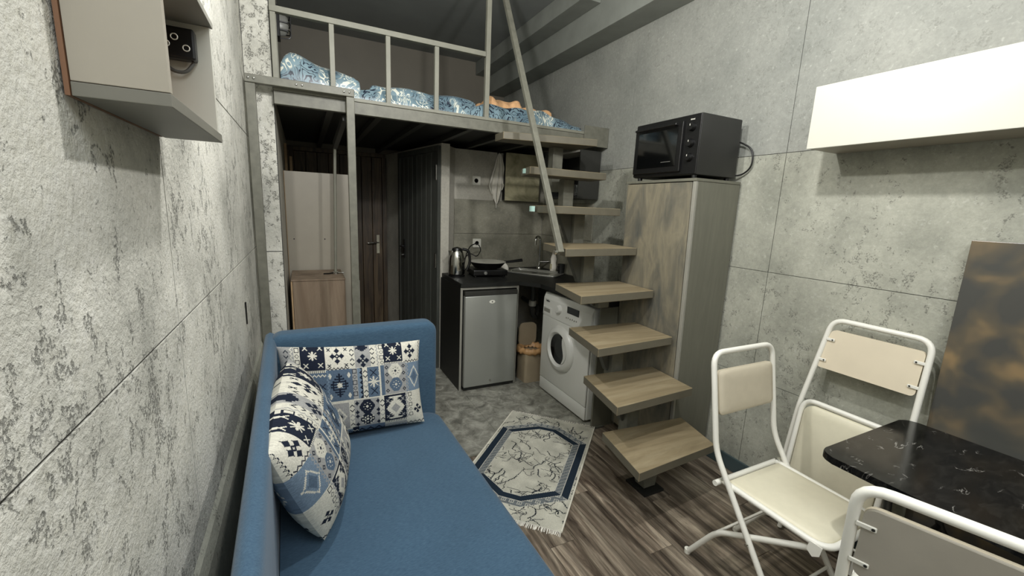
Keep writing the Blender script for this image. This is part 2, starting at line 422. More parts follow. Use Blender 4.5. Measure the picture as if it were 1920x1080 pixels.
# kitchen back wall, splay and entry side wall (below the loft)
struct(box('wall_kitchen', 1.285, WR, 3.862, 3.93, 0, 2.03, M['plaster'], None, 0))
tw = sroot('wall_tiling')
for z0, z1 in ((0.907, 1.249), (1.252, 1.574)):
    box('wall_tile', 1.287, WR-0.012, 3.852, 3.861, z0, z1, M['tile_wall'], tw, 0.001, 1)
    for y0, y1 in ((2.99, 3.30), (3.303, 3.848)):
        box('wall_tile', WR-0.010, WR-0.001, y0, y1, z0, z1, M['tile_wall'], tw, 0.001, 1)
box('grout_bed', 1.287, WR-0.012, 3.8605, 3.8615, 0.907, 1.574, M['grout'], tw, 0)
struct(prism('wall_splay', [(1.09, 3.63), (1.285, 3.855), (1.285, 3.93), (1.11, 3.75)], 2, 0, 2.03, M['plaster']))
# floors
fl = sroot('floor')
struct(box('subfloor', WL-0.07, WR+0.07, -1.68, YB+0.08, -0.08, -0.009, M['darkgrey'], fl, 0))
YT = 2.17
x = WL; k = 0
pw = 0.133
while x < WR-0.01:
    x1 = min(x+pw, WR); y = -1.6-((k*0.47) % 1.2)
    while y < YT:
        ya, yb = max(y, -1.6), min(y+1.2, YT)
        if yb-ya > 0.05:
            box('laminate_plank', x+0.0007, x1-0.0007, ya+0.0007, yb-0.0007, -0.009, 0, M['laminate'], fl, 0.0012, 1)
        y += 1.2
    x = x1; k += 1
box('threshold_strip', WL, WR, YT, YT+0.012, -0.009, 0.0015, M['steel'], fl, 0)
xs = [WL, 0.2, 0.66, 1.12, 1.58, 2.04, WR]
ys = [YT+0.012, 2.62, 3.08, 3.54, 4.0, 4.46, YB]
for i in range(len(xs)-1):
    for j in range(len(ys)-1):
        box('stone_tile', xs[i]+0.0006, xs[i+1]-0.0006, ys[j]+0.0006, ys[j+1]-0.0006, -0.009, 0, M['stonefloor'], fl, 0.001, 1)
struct(box('baseboard_right', WR-0.014, WR-0.001, -1.6, 1.62, 0.0, 0.09, M['baseb'], None, 0.003))
# ledge at the foot of the left wall
lg = prism('baseboard_left', [(WL, 0), (WL+0.016, 0), (WL+0.016, 0.60), (WL+0.008, 0.64), (WL, 0.655)], 1, -1.6, YC-0.003, M['wall_r'], None)
struct(lg)

# ------------------------------------------------------------------ doors
d1 = sroot('door_1')
z1d = 1.99
box('door_frame', -0.118, 0.84, 4.90, 4.945, z1d, 2.03, M['doorwood'], d1)
box('door_frame', -0.118, -0.06, 4.90, 4.945, 0, z1d, M['doorwood'], d1)
box('door_frame', 0.80, 0.845, 4.90, 4.945, 0, z1d, M['doorwood'], d1)
n = 8
for i in range(n):
    a = -0.058+i*(0.856/n); box('door_board', a+0.002, a+0.856/n-0.002, 4.905, 4.935, 0.005, z1d-0.003, M['doorwood'], d1, 0.003, 1)
dh = box('door_handle', 0.728, 0.762, 4.895, 4.905, 0.945, 1.155, M['chrome'], d1, 0.002)
tube('lever', [(0.745, 4.895, 1.07), (0.745, 4.865, 1.07), (0.735, 4.858, 1.07), (0.63, 4.858, 1.065)], 0.008, M['chrome'], dh)
# door 2, set in the skewed side wall
A = Vector((1.09, 3.63, 0)); B = Vector((0.845, 4.95, 0)); dv = (B-A).normalized(); nv = Vector((-dv.y, dv.x, 0))  # nv points to -x side
if nv.x > 0: nv = -nv
def on2(s, o, z): p = A+dv*s+nv*o; return (p.x, p.y, z)
def slab2(name, s0, s1, o0, o1, z0, z1, m, parent, bev=0.002):
    bm = bmesh.new()
    vs = [bm.verts.new(on2(s, o, z)) for z in (z0, z1) for o in (o0, o1) for s in (s0, s1)]
    for q in ((0, 2, 3, 1), (4, 5, 7, 6), (0, 1, 5, 4), (2, 6, 7, 3), (0, 4, 6, 2), (1, 3, 7, 5)): bm.faces.new([vs[i] for i in q])
    if bev: bmesh.ops.bevel(bm, geom=list(bm.edges), offset=bev, segments=1, affect='EDGES')
    return finish(name, bm, m, parent)
L2 = (B-A).length
d2 = sroot('door_2')
struct(slab2('wall_entry_right', 0, L2, -0.08, -0.0, 0, 2.03, M['plaster'], None, 0))
slab2('door_frame', 0.005, 0.04, 0.001, 0.03, 0, 2.0, M['doordark'], d2)
slab2('door_frame', 0.86, 0.91, 0.001, 0.03, 0, 2.0, M['doordark'], d2)
slab2('door_frame', 0.005, 0.91, 0.001, 0.03, 1.965, 2.01, M['doordark'], d2)
for i in range(8):
    a = 0.042+i*(0.816/8); slab2('door_board', a+0.002, a+0.816/8-0.002, 0.001, 0.024, 0.005, 1.962, M['doordark'], d2, 0.003)
hd = slab2('door_handle', 0.74, 0.775, 0.024, 0.034, 0.96, 1.15, M['black'], d2)
p0 = on2(0.757, 0.034, 1.08); p1 = on2(0.757, 0.07, 1.08); p2 = on2(0.65, 0.072, 1.075)
tube('lever', [p0, p1, p2], 0.008, M['black'], hd)
pk = on2(0.757, 0.04, 0.99); tube('key', [on2(0.757, 0.034, 0.99), on2(0.757, 0.06, 0.99)], 0.007, M['chrome'], hd)
for z in (1.72, 0.95): slab2('hinge', 0.028, 0.046, 0.026, 0.036, z, z+0.13, M['chrome'], d2)

# ------------------------------------------------------------------ loft platform
lf = thing('loft_platform', 'grey steel loft bed platform with open guard rail above the entry and kitchen', 'loft')
box('front_beam', -0.118, 2.255, 2.885, 2.925, 2.035, 2.105, M['steel'], lf, 0.002)
box('beam_lip', -0.118, 2.255, 2.88, 2.965, 2.106, 2.126, M['steelL'], lf, 0.002)
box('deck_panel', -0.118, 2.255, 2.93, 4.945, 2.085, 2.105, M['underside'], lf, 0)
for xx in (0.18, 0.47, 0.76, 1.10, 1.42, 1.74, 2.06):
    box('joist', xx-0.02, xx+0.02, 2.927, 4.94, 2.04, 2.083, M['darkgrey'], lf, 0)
box('side_plate', 2.02, 2.256, 2.868, 2.878, 2.02, 2.172, M['steel'], lf, 0.001)
for i, xx in enumerate((-0.102, 0.199, 0.524, 0.836)):
    box('rail_post', xx-0.014, xx+0.014, 2.905, 2.933, 2.127, 2.522, M['steelL'], lf, 0.002)
box('rail_post', 1.181, 1.213, 2.90, 2.932, 2.127, ZC-0.002, M['steelL'], lf, 0.002)
box('top_rail', -0.118, 1.180, 2.902, 2.936, 2.523, 2.555, M['steelL'], lf, 0.002)
box('rail_post', -0.119, -0.085, 2.936, 2.965, 2.127, ZC-0.002, M['steelL'], lf, 0.002)

# portal frame in front of the column
pf = thing('steel_portal_frame', 'grey painted steel frame of two posts and a lintel behind the sofa', 'frame')
box('post', -0.250, -0.202, 2.82, 2.86, 0, 2.115, M['steel'], pf, 0.003)
box('post', 0.262, 0.308, 2.82, 2.86, 0, 2.115, M['steel'], pf, 0.003)
box('lintel', -0.250, 0.308, 2.818, 2.862, 2.117, 2.160, M['steel'], pf, 0.003)
for xx in (-0.232, -0.205, -0.0, 0.03, 0.25, 0.28):
    lathe('bolt', [(0.006, 0.0), (0.006, -0.004), (0.003, -0.006)], M['chrome'], pf, (xx, 2.817, 2.139), 10, 1)
tb = thing('hanging_tube', 'thin grey steel tube hanging from a dark bracket under the loft behind the frame', 'tube')
bar('bracket', (0.262, 2.95, 2.02), (0.232, 3.42, 1.90), 0.03, 0.05, M['darkgrey'], tb)
tube('rod', [(0.232, 3.44, 1.93), (0.205, 3.44, 0.965)], 0.011, M['steelL'], tb)
lathe('foot_plate', [(0.03, 0.958), (0.03, 0.964), (0.014, 0.975)], M['chrome'], tb, (0.205, 3.44, 0), 14)
tube('hook', [(0.205, 3.44, 0.968), (0.16, 3.40, 0.966), (0.12, 3.38, 0.968)], 0.005, M['black'], tb, 8)
tube('hook', [(0.205, 3.44, 0.968), (0.25, 3.42, 0.966), (0.262, 3.42, 0.966)], 0.005, M['chrome'], tb, 8)

# boxes and boards stored by the entry
bx = thing('storage_box', 'low worn plywood box standing behind the sofa arm', 'box')
box('front_panel', -0.085, 0.250, 3.215, 3.230, 0, 0.945, M['boxwood'], bx, 0.001)
box('lid', -0.095, 0.256, 3.21, 3.66, 0.946, 0.957, M['boxwood'], bx, 0.001)
box('side_panel', -0.097, -0.087, 3.215, 3.655, 0, 0.945, M['brownwood'], bx, 0.001)
box('side_panel', 0.244, 0.256, 3.231, 3.655, 0, 0.945, M['boxwood'], bx, 0.001)
box('back_panel', -0.085, 0.243, 3.64, 3.655, 0, 0.945, M['boxwood'], bx, 0.001)
b1 = thing('leaning_board', 'tall taupe laminate board standing upright behind the plywood box', 'board')
box('panel', -0.114, 0.372, 3.70, 3.716, 0, 1.715, M['taupe'], b1, 0.001)
box('edge_strip', -0.1175, -0.1145, 3.70, 3.716, 0, 1.715, M['brownwood'], b1, 0)
for zz in (1.2,):
    for xx in (-0.07, 0.15): lathe('screw_hole', [(0.005, 0), (0.005, -0.002)], M['black'], b1, (xx, 3.699, zz), 10, 1)
wb = box('white_board', 0.36, 0.395, 3.60, 3.612, 0, 0.87, M['white'], None, 0.001); tag(wb, 'narrow bright white board edge beside the right steel post, low down', 'board')
wb.location.y = -0.0
for i, (xx, h) in enumerate(((-0.108, 1.96), (-0.072, 1.86))):
    tb2 = box('timber_batten', xx-0.008, xx+0.012, 4.10+0.03*i, 4.12+0.03*i, 0, h, M['brownwood'])
    tag(tb2, ['taller raw timber batten standing against the entry wall behind the taupe board', 'shorter raw timber batten standing right of the taller one behind the taupe board'][i], 'batten', 'timber battens')

# ------------------------------------------------------------------ loft bedding
def grid_surface(name, nx, ny, fn, m, parent=None, thick=None):
    bm = bmesh.new(); V = [[bm.verts.new(fn(i/nx, j/ny)) for i in range(nx+1)] for j in range(ny+1)]
    for j in range(ny):
        for i in range(nx): bm.faces.new((V[j][i], V[j][i+1], V[j+1][i+1], V[j+1][i]))
    o = finish(name, bm, m, parent, True)
    return o
def blob_box(name, x0, x1, y0, y1, z0, hfun, m, parent=None, nx=60, ny=24, r=0.05):
    """soft puffy slab: sides drop to z0 with a rounded rim"""
    def fn(u, v):
        # parameterise with rim
        eu, ev = 2*u-1, 2*v-1
        su = math.copysign(min(1, abs(eu)*1.12), eu); sv = math.copysign(min(1, abs(ev)*1.12), ev)
        x = (x0+x1)/2+su*(x1-x0)/2; y = (y0+y1)/2+sv*(y1-y0)/2
        rim = max(0, abs(eu)-0.893)/0.107, max(0, abs(ev)-0.893)/0.107
        dr = max(rim)
        dx = min(x-x0, x1-x); dy = min(y-y0, y1-y); dd = max(0, min(dx, dy))
        k = math.sqrt(max(0, 1-(1-min(1, dd/r))**2))
        z = z0+hfun(x, y)*(0.45+0.55*k)
        if dr > 0: z = z0+hfun(x, y)*0.45*(1-dr)
        return (x, y, z)
    o = grid_surface(name, nx, ny, fn, m, parent)
    return o
mt = thing('loft_mattress', 'thin mattress in pale blue patterned satin lying on the loft deck', 'mattress')
def hm(x, y): return 0.072+0.036*min(1, max(0, (x-1.12)/0.08))+0.006*math.sin(x*11+y*3)+0.006*math.sin(x*31+y*17) - (0.07*max(0, (x-1.7)/0.35))
blob_box('cover', -0.085, 2.05, 2.95, 4.75, 2.128, hm, M['satin'], mt, 90, 50, 0.015)
dv_ = thing('folded_duvet', 'pale blue satin duvet bunched on the left end of the loft bed', 'duvet')
def hd_(x, y): return 0.105+0.062*math.exp(-((x-0.0)/0.22)**2)+0.012*math.sin(x*23+y*9)+0.012*math.sin(x*11-y*14)
blob_box('cover', -0.08, 0.36, 2.96, 3.55, 2.175, hd_, M['satin'], dv_, 50, 30, 0.09)
pl = thing('loft_pillow', 'pale blue satin pillow with dark scrolls in the middle of the loft bed', 'pillow')
def hp(x, y): return 0.082+0.008*math.sin(x*19+y*13)
blob_box('cover', 0.42, 1.14, 2.962, 3.45, 2.178, hp, M['satin'], pl, 50, 26, 0.1)
tl = thing('peach_towel', 'crumpled peach towel lying on the right end of the loft bed', 'towel')
def ht(x, y): return 0.055+0.022*math.sin(x*26)*math.cos(y*19)+0.012*math.sin(x*61+y*33)
blob_box('towel_cloth', 1.23, 1.52, 3.0, 3.25, 2.232, ht, M['towelo'], tl, 40, 20, 0.04)
blob_box('towel_cloth', 1.50, 1.80, 3.02, 3.2, 2.228, lambda x, y: 0.045+0.008*math.sin(x*40), M['towelo'], tl, 30, 16, 0.04)

bl = thing('bulkhead_lamp', 'small caged bulkhead lamp on the left wall above the loft bed', 'lamp')
box('base_plate', -0.119, -0.085, 3.55, 3.68, 2.60, 2.80, M['black'], bl, 0.004)
lathe('glass_dome', [(0.0, 0.055), (0.03, 0.05), (0.045, 0.03), (0.05, 0.0)], M['frost'], bl, (-0.084, 3.615, 2.70), 20, 0, 0.9, 1.6)
for dz in (-0.05, 0.0, 0.05):
    tube('cage_wire', smoothpath([(-0.085, 3.56, 2.70+dz), (-0.022, 3.565, 2.70+dz), (-0.022, 3.665, 2.70+dz), (-0.085, 3.67, 2.70+dz)], 0.02), 0.004, M['black'], bl, 6)
tube('cage_wire', smoothpath([(-0.085, 3.615, 2.61), (-0.018, 3.615, 2.615), (-0.018, 3.615, 2.785), (-0.085, 3.615, 2.79)], 0.025), 0.004, M['black'], bl, 6)

# ------------------------------------------------------------------ staircase
st = thing('staircase', 'steel staircase with eight oak treads climbing to the loft beside the tall cabinet', 'staircase')
def cabx(z): return 1.932-0.027*z
NT_ = 8
for i in range(NT_):
    y0 = 1.31+0.18*i; z = 0.33+0.24*i; th = 0.046
    if i == 0: q = [(1.335, y0-0.035), (1.885, y0), (1.955, y0+0.285), (1.405, y0+0.325)]
    elif i == 6: q = [(1.30, y0+0.02), (1.905, y0+0.02), (1.93, y0+0.24), (1.36, y0+0.26)]
    elif i == 7: q = [(1.235, y0+0.12), (1.905, y0-0.03), (1.915, y0+0.27), (1.24, y0+0.27)]
    else: q = [(1.335, y0-0.03), (min(1.89, cabx(z)-0.004), y0), (min(1.93, cabx(z)-0.004) if i < 5 else 1.92, y0+0.33), (1.415, y0+0.36)]
    bm = bmesh.new(); fs = bm_prism(bm, q, 2, z-th, z, 0.0)
    for f in bm.faces:
        f.normal_update()
    bmesh.ops.recalc_face_normals(bm, faces=bm.faces)
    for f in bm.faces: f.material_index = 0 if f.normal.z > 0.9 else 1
    bmesh.ops.bevel(bm, geom=list(bm.edges), offset=0.002, segments=1, affect='EDGES')
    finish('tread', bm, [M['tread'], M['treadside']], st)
PX = [1.655, 1.66, 1.668, 1.672, 1.672, 1.70, 1.715, 1.72]
for i in range(NT_):
    y0 = 1.31+0.18*i; z = 0.33+0.24*i; ztop = z-0.047
    yp = y0+0.19; px = PX[i]
    zb = 0.0 if i == 0 else (z-0.24-0.13)
    if i in (3, 4): zb = max(zb, 0.912)
    if i == 0:
        bm = bmesh.new()
        bm_prism(bm, [(px-0.04, 0.02), (px+0.04, 0.02), (px+0.085, ztop), (px-0.085, ztop)], 1, yp, yp+0.07)
        finish('stringer_post', bm, M['steel'], st)
        box('base_plate', px-0.07, px+0.07, yp-0.04, yp+0.11, 0, 0.014, M['dark'], st, 0.001)
    else:
        box('stringer_post', px-0.042, px+0.042, yp, yp+0.07, zb, ztop, M['steel'], st, 0.002)
        if i < 6: prism('gusset', [(px-0.15, ztop), (px-0.044, ztop), (px-0.044, max(zb, z-0.26)+0.01), (px-0.056, max(zb, z-0.26)+0.01)], 1, yp+0.03, yp+0.068, M['steelshade'], st)
    if i > 0 and i not in (3,):
        box('stringer_link', px-0.04, px+0.04, y0-0.18+0.262, yp-0.001, max(z-0.24-0.13, 0.02), z-0.24-0.06, M['steel'], st, 0)
bar('handrail', (1.292, 1.985, 1.27), (1.292, 2.985, 3.13), 0.026, 0.036, M['steel'], st, (1, 0, 0))
lathe('rail_bolt', [(0.014, -0.014), (0.014, -0.004), (0.006, 0.0), (0.006, 0.03)], M['chrome'], st, (1.278, 2.01, 1.27), 12, 0)
box('tape_patch', 1.345, 1.375, 2.455, 2.475, 1.49, 1.525, M['teal'], st, 0)
box('tape_patch', 1.318, 1.34, 2.52, 2.545, 1.735, 1.765, M['teal'], st, 0)

# ------------------------------------------------------------------ tall cabinet, oven
cb = thing('tall_cabinet', 'tall narrow grey cabinet with smeared paint door beside the stairs', 'cabinet')
def leanbox(name, x1, y0, y1, z0, z1, dx, t, m):
    bm = bmesh.new()
    vs = []
    for z in (z0, z1):
        for y in (y0, y1):
            for a in (0, 1):
                vs.append(bm.verts.new((cabx(z)+dx+(t if a else 0) if t else (cabx(z)+dx if a == 0 else x1), y, z)))
    for q in ((0, 2, 3, 1), (4, 5, 7, 6), (0, 1, 5, 4), (2, 6, 7, 3), (0, 4, 6, 2), (1, 3, 7, 5)): bm.faces.new([vs[i] for i in q])
    bmesh.ops.bevel(bm, geom=list(bm.edges), offset=0.0015, segments=1, affect='EDGES')
    return finish(name, bm, m, cb)
leanbox('side_panel', 2.243, 1.630, 1.648, 0, 1.688, 0.018, 0, M['cabside'])
leanbox('side_panel', 2.243, 2.155, 2.172, 0, 1.688, 0.018, 0, M['cabside'])
leanbox('carcass', 2.243, 1.649, 2.154, 0.02, 1.687, 0.022, 0, M['darkgrey'])
dr = leanbox('door', 0, 1.656, 2.165, 0.03, 1.684, 0.0, 0.016, M['cabdoor'])
leanbox('door_edge', 0, 1.630, 1.651, 0.0, 1.688, 0.001, 0.016, M['edge'])
box('top_panel', 1.884, 2.243, 1.628, 2.174, 1.689, 1.704, M['cabside'], cb, 0.001)

ov = thing('toaster_oven', 'black tabletop oven with three knobs on top of the tall cabinet', 'oven')
OY0, OY1, OX0, OX1, OZ0, OZ1 = 1.632, 2.11, 1.882, 2.195, 1.722, 2.035
bm = bmesh.new(); bm_box(bm, OX0, OX1, OY0, OY1, OZ0, OZ1, 0.006, 2); finish('housing', bm, M['blackm'], ov, True, 40)
box('front_frame', OX0-0.006, OX0-0.0005, OY0+0.002, OY1-0.002, OZ0+0.004, OZ1-0.004, M['black'], ov, 0.002)
dr = box('door', OX0-0.022, OX0-0.0065, 1.735, 2.098, OZ0+0.02, OZ1-0.03, M['black'], ov, 0.003)
box('glass', OX0-0.024, OX0-0.0225, 1.765, 2.065, OZ0+0.05, OZ1-0.062, M['glassb'], dr, 0)
bar('door_handle', (OX0-0.045, 1.76, OZ1-0.045), (OX0-0.045, 2.075, OZ1-0.045), 0.012, 0.012, M['black'], dr)
for yy in (1.775, 2.06): bar('handle_mount', (OX0-0.045, yy, OZ1-0.045), (OX0-0.02, yy, OZ1-0.045), 0.01, 0.01, M['black'], dr)
box('rack_glint', OX0-0.0248, OX0-0.0242, 1.80, 1.87, OZ0+0.075, OZ0+0.078, M['stainless'], dr, 0)
for zz in (1.968, 1.886, 1.812):
    kb = lathe('knob', [(0.023, 0), (0.022, -0.006), (0.017, -0.02), (0.0, -0.021)], M['black'], ov, (OX0-0.006, 1.685, zz), 20, 0)
    box('knob_mark', OX0-0.0282, OX0-0.0272, 1.684, 1.6865, zz+0.004, zz+0.014, M['outlet'], kb, 0)
textobj('brand_mark', 'itimat', 0.012, M['outlet'], (OX0-0.0066, 1.688, 2.008), (PI/2, 0, -PI/2), ov)
for yy in (1.66, 2.07):
    for xx in (1.90, 2.16): lathe('foot', [(0.014, 1.705), (0.014, 1.721)], M['black'], ov, (xx, yy, 0), 12)
tube('power_cord', smoothpath([(2.197, 1.70, 1.93), (2.23, 1.66, 1.925), (2.243, 1.58, 1.88), (2.243, 1.575, 1.78), (2.24, 1.64, 1.735), (2.197, 1.70, 1.75)], 0.06, 8), 0.0045, M['black'], ov, 8)

# ------------------------------------------------------------------ kitchen
wt = thing('worktop', 'black kitchen worktop with an angled corner over fridge and washer', 'worktop')
prism('slab', [(1.092, 3.075), (1.612, 3.075), (1.73, 2.93), (1.752, 2.19), (2.244, 2.19), (2.244, 3.848), (1.292, 3.848), (1.105, 3.64)], 2, 0.872, 0.905, M['dark'], wt, 0.002)
box('side_panel', 1.765, 2.243, 2.175, 2.19, 0, 0.871, M['cabside'], wt, 0.001)
kc = thing('fridge_cabinet', 'black open cabinet with grey edges enclosing the small fridge', 'cabinet')
for a, b in ((1.092, 1.110), (1.592, 1.610)):
    box('side_panel', a, b, 3.085, 3.62, 0, 0.871, M['dark'], kc, 0)
    box('edge_band', a, b, 3.082, 3.085, 0, 0.871, M['edge'], kc, 0)
box('rail', 1.111, 1.591, 3.085, 3.10, 0.852, 0.871, M['edge'], kc, 0)
box('back_panel', 1.111, 1.591, 3.605, 3.62, 0, 0.871, M['dark'], kc, 0)
fr = thing('mini_fridge', 'silver door mini fridge under the left end of the worktop', 'fridge')
box('body', 1.125, 1.578, 3.10, 3.58, 0.015, 0.84, M['darkgrey'], fr, 0.003)
bm = bmesh.new(); bm_box(bm, 1.12, 1.583, 3.045, 3.098, 0.035, 0.805, 0.008, 3)
dr = finish('door', bm, M['fridgedoor'] if 'fridgedoor' in M else simple('silver_door', srgb(176, 178, 172), 0.36, 0.55, var=0.03), fr, True, 40)
box('top_trim', 1.12, 1.583, 3.048, 3.098, 0.808, 0.842, M['darkgrey'], fr, 0.003)
box('kick_plate', 1.122, 1.581, 3.06, 3.098, 0.012, 0.033, M['dark'], fr, 0.002)
bg = lathe('badge', [(0.0, -0.002), (0.024, -0.002), (0.026, 0.0)], M['outlet'], dr, (1.352, 3.0445, 0.752), 28, 1, 1.0, 0.55)
prism('badge_emblem', [(1.3455, 0.748), (1.3585, 0.748), (1.355, 0.755), (1.352, 0.7605), (1.349, 0.755)], 1, 3.0415, 3.0424, M['black'], bg)
lathe('door_lock', [(0.009, 0.0), (0.009, -0.006), (0.004, -0.007)], M['chrome'], dr, (1.352, 3.0445, 0.075), 16, 1)

wm = thing('washing_machine', 'white front loading washing machine between the fridge and the stairs', 'washing machine')
WX, WY0, WY1 = 1.752, 2.245, 2.895
bm = bmesh.new(); bm_box(bm, WX+0.012, 2.23, WY0, WY1, 0.015, 0.848, 0.012, 3); finish('housing', bm, M['whitem'], wm, True, 40)
bm = bmesh.new(); bm_box(bm, WX-0.006, WX+0.011, WY0+0.002, WY1-0.002, 0.125, 0.66, 0.006, 2); finish('front_panel', bm, M['whitem'], wm, True, 40)
prism('control_panel', [(WX-0.006, 0.662), (WX+0.011, 0.662), (WX+0.03, 0.846), (WX+0.016, 0.846), (WX-0.002, 0.80)], 1, WY0+0.002, WY1-0.002, M['whitem'], wm, 0.0015)
bm = bmesh.new(); bm_box(bm, WX-0.004, WX+0.011, WY0+0.002, WY1-0.002, 0.02, 0.122, 0.006, 2); finish('kick_plate', bm, M['whitem'], wm, True, 40)
cy, cz = 2.60, 0.45
dr = lathe('door', [(0.115, 0.0), (0.12, -0.022), (0.135, -0.036), (0.158, -0.032), (0.178, -0.014), (0.182, 0.0)], M['whitem'], wm, (WX-0.007, cy, cz), 48, 0)
lathe('porthole_glass', [(0.0, 0.004), (0.06, 0.0), (0.105, -0.012), (0.117, -0.016), (0.117, -0.004)], M['glassb'], dr, (WX-0.008, cy, cz), 40, 0)
bm = bmesh.new()   # white handle lobe covering the right of the glass
pts = []
for k in range(17):
    t = math.radians(-62+124*k/16); pts.append((cy-0.117*math.cos(t)*1.0, cz+0.117*math.sin(t)))
for k in range(9):
    t = k/8; yy = pts[16][0]+(pts[0][0]-pts[16][0])*t; zz = pts[16][1]+(pts[0][1]-pts[16][1])*t
    pts.append((yy-0.018*math.sin(PI*t)+(0.012*math.sin(2*PI*t)), zz))
bm_prism(bm, pts[:16]+pts[17:-1], 0, WX-0.034, WX-0.012, 0.0)
finish('door_grip', bm, M['whitem'], dr, True, 30)
def face_x(z): return WX-0.006+(0.004*(z-0.662)/0.138 if z < 0.8 else 0.004)
box('display', face_x(0.76)-0.003, face_x(0.76)+0.002, 2.395, 2.545, 0.752, 0.802, M['glassb'], wm, 0.001)
lathe('program_knob', [(0.036, 0.004), (0.034, -0.008), (0.026, -0.024), (0.0, -0.026)], M['whitem'], wm, (face_x(0.75), 2.655, 0.752), 28, 0)
dw = box('detergent_drawer', face_x(0.7)-0.004, face_x(0.7)+0.003, 2.765, 2.885, 0.672, 0.735, M['whitem'], wm, 0.003)
box('drawer_pull', face_x(0.7)-0.0045, face_x(0.7)-0.0042, 2.78, 2.872, 0.692, 0.722, M['edge'], dw, 0)
textobj('brand_mark', 'beko', 0.028, M['dark'], (face_x(0.78)-0.002, 2.825, 0.785), (PI/2, 0, -PI/2), wm)
for k in range(6): lathe('button', [(0.006, 0.003), (0.006, -0.003)], M['edge'], wm, (face_x(0.72), 2.42+0.026*k, 0.715-0.003*(k % 2)), 10, 0)

# sink, tap, bottle
sk = thing('corner_sink', 'stainless steel sink set diagonally in the worktop corner', 'sink')
S0 = Vector((1.705, 3.56, 0)); S1 = Vector((2.02, 3.17, 0)); su = (S1-S0).normalized(); sv = Vector((-su.y, su.x, 0));
if sv.x < 0: sv = -sv
SL = (S1-S0).length; SW = 0.34
SW = 0.30
def spt(a, b, z): p = S0+su*a+sv*b; return (p.x, p.y, z)
bm = bmesh.new()
outer = rrect(0, SL, 0, SW, 0.03, 4); inner = rrect(0.025, SL-0.025, 0.025, SW-0.06, 0.045, 4); low = rrect(0.045, SL-0.045, 0.045, SW-0.08, 0.04, 4)
R1 = [bm.verts.new(spt(a, b, 0.906)) for a, b in outer]; R2 = [bm.verts.new(spt(a, b, 0.914)) for a, b in outer]
R3 = [bm.verts.new(spt(a, b, 0.913)) for a, b in inner]; R4 = [bm.verts.new(spt(a, b, 0.909)) for a, b in low]
R3b = [bm.verts.new(spt(a+(SL/2-a)*0.02, b+(SW/2-b)*0.02, 0.9075)) for a, b in inner]
for A_, B_ in ((R1, R2), (R2, R3), (R3, R3b), (R3b, R4)):
    n = len(A_)
    for i in range(n): bm.faces.new((A_[i], A_[(i+1) % n], B_[(i+1) % n], B_[i]))
bm.faces.new(R4)
finish('basin', bm, M['stainless'], sk, True, 40)
tube('rim', [spt(a, b, 0.9145) for a, b in outer]+[spt(*outer[0], 0.9145)], 0.0045, M['brightsteel'], sk, 8)
tube('rim', [spt(a, b, 0.914) for a, b in inner]+[spt(*inner[0], 0.914)], 0.003, M['brightsteel'], sk, 8)
p = spt(SL*0.5, SW*0.42, 0); lathe('drain', [(0.0, 0.9105), (0.025, 0.9105), (0.03, 0.9095)], M['dark'], sk, (p[0], p[1], 0), 20)
fa = thing('kitchen_tap', 'tall chrome gooseneck tap behind the sink', 'tap', (2.155, 3.70, 0.906))
lathe('base', [(0.026, 0), (0.026, 0.01), (0.018, 0.03), (0.013, 0.035)], M['chrome'], fa, seg=20)
arc = [(0, 0, 0.03), (0, 0, 0.29)]+[(-0.04*(1-math.cos(t)), -0.02*(1-math.cos(t)), 0.29+0.045*math.sin(t)) for t in [PI*k/10 for k in range(1, 11)]]+[(-0.08, -0.04, 0.25)]
tube('spout', arc, 0.011, M['chrome'], fa, 14)
tube('lever', [(0.0, 0, 0.075), (0.05, -0.03, 0.078), (0.09, -0.05, 0.082)], 0.009, M['chrome'], fa, 10)
sb = thing('soap_bottle', 'pale squeeze bottle with a green label behind the sink', 'bottle', (2.20, 3.50, 0.906))
lathe('body', [(0.0, 0), (0.034, 0.002), (0.036, 0.05), (0.028, 0.09), (0.033, 0.13), (0.02, 0.165), (0.012, 0.175)], M['towel'], sb, seg=24, sy=0.7)
lathe('cap', [(0.014, 0.176), (0.013, 0.20), (0.0, 0.202)], M['outlet'], sb, seg=16)
lb = grid_surface('label', 8, 3, lambda u, v: (-(0.0365)*math.cos((u-0.5)*1.5), -0.0262*math.sin((u-0.5)*1.5), 0.03+0.05*v), M['olive'], sb)
jr = thing('dark_cup', 'dark cup standing right of the pale squeeze bottle', 'cup', (2.19, 3.34, 0.915))
lathe('body', [(0.0, 0), (0.03, 0.0), (0.036, 0.09), (0.032, 0.09), (0.027, 0.008), (0, 0.006)], M['dark'], jr, seg=20)
tube('handle', smoothpath([(-0.03, -0.012, 0.07), (-0.06, -0.02, 0.07), (-0.06, -0.02, 0.03), (-0.03, -0.012, 0.03)], 0.015), 0.005, M['dark'], jr, 8)

# kettle
kt = thing('electric_kettle', 'chrome electric kettle with black handle at the left end of the worktop', 'kettle', (1.182, 3.45, 0.906))
lathe('power_base', [(0.07, 0), (0.072, 0.014), (0.05, 0.02)], M['black'], kt, seg=28)
lathe('body', [(0.068, 0.021), (0.07, 0.05), (0.066, 0.15), (0.054, 0.21), (0.045, 0.225)], M['chrome'], kt, seg=36)
lathe('lid', [(0.045, 0.226), (0.040, 0.243), (0.012, 0.252), (0.0, 0.255)], M['black'], kt, seg=28)
tube('handle', smoothpath([(0.045, -0.01, 0.235), (0.10, -0.02, 0.225), (0.115, -0.025, 0.12), (0.085, -0.02, 0.05)], 0.04), 0.012, M['black'], kt, 10)
prism('spout', [(-0.045, 0.225), (-0.075, 0.222), (-0.062, 0.175)], 1, -0.014, 0.014, M['chrome'], kt, 0.002)
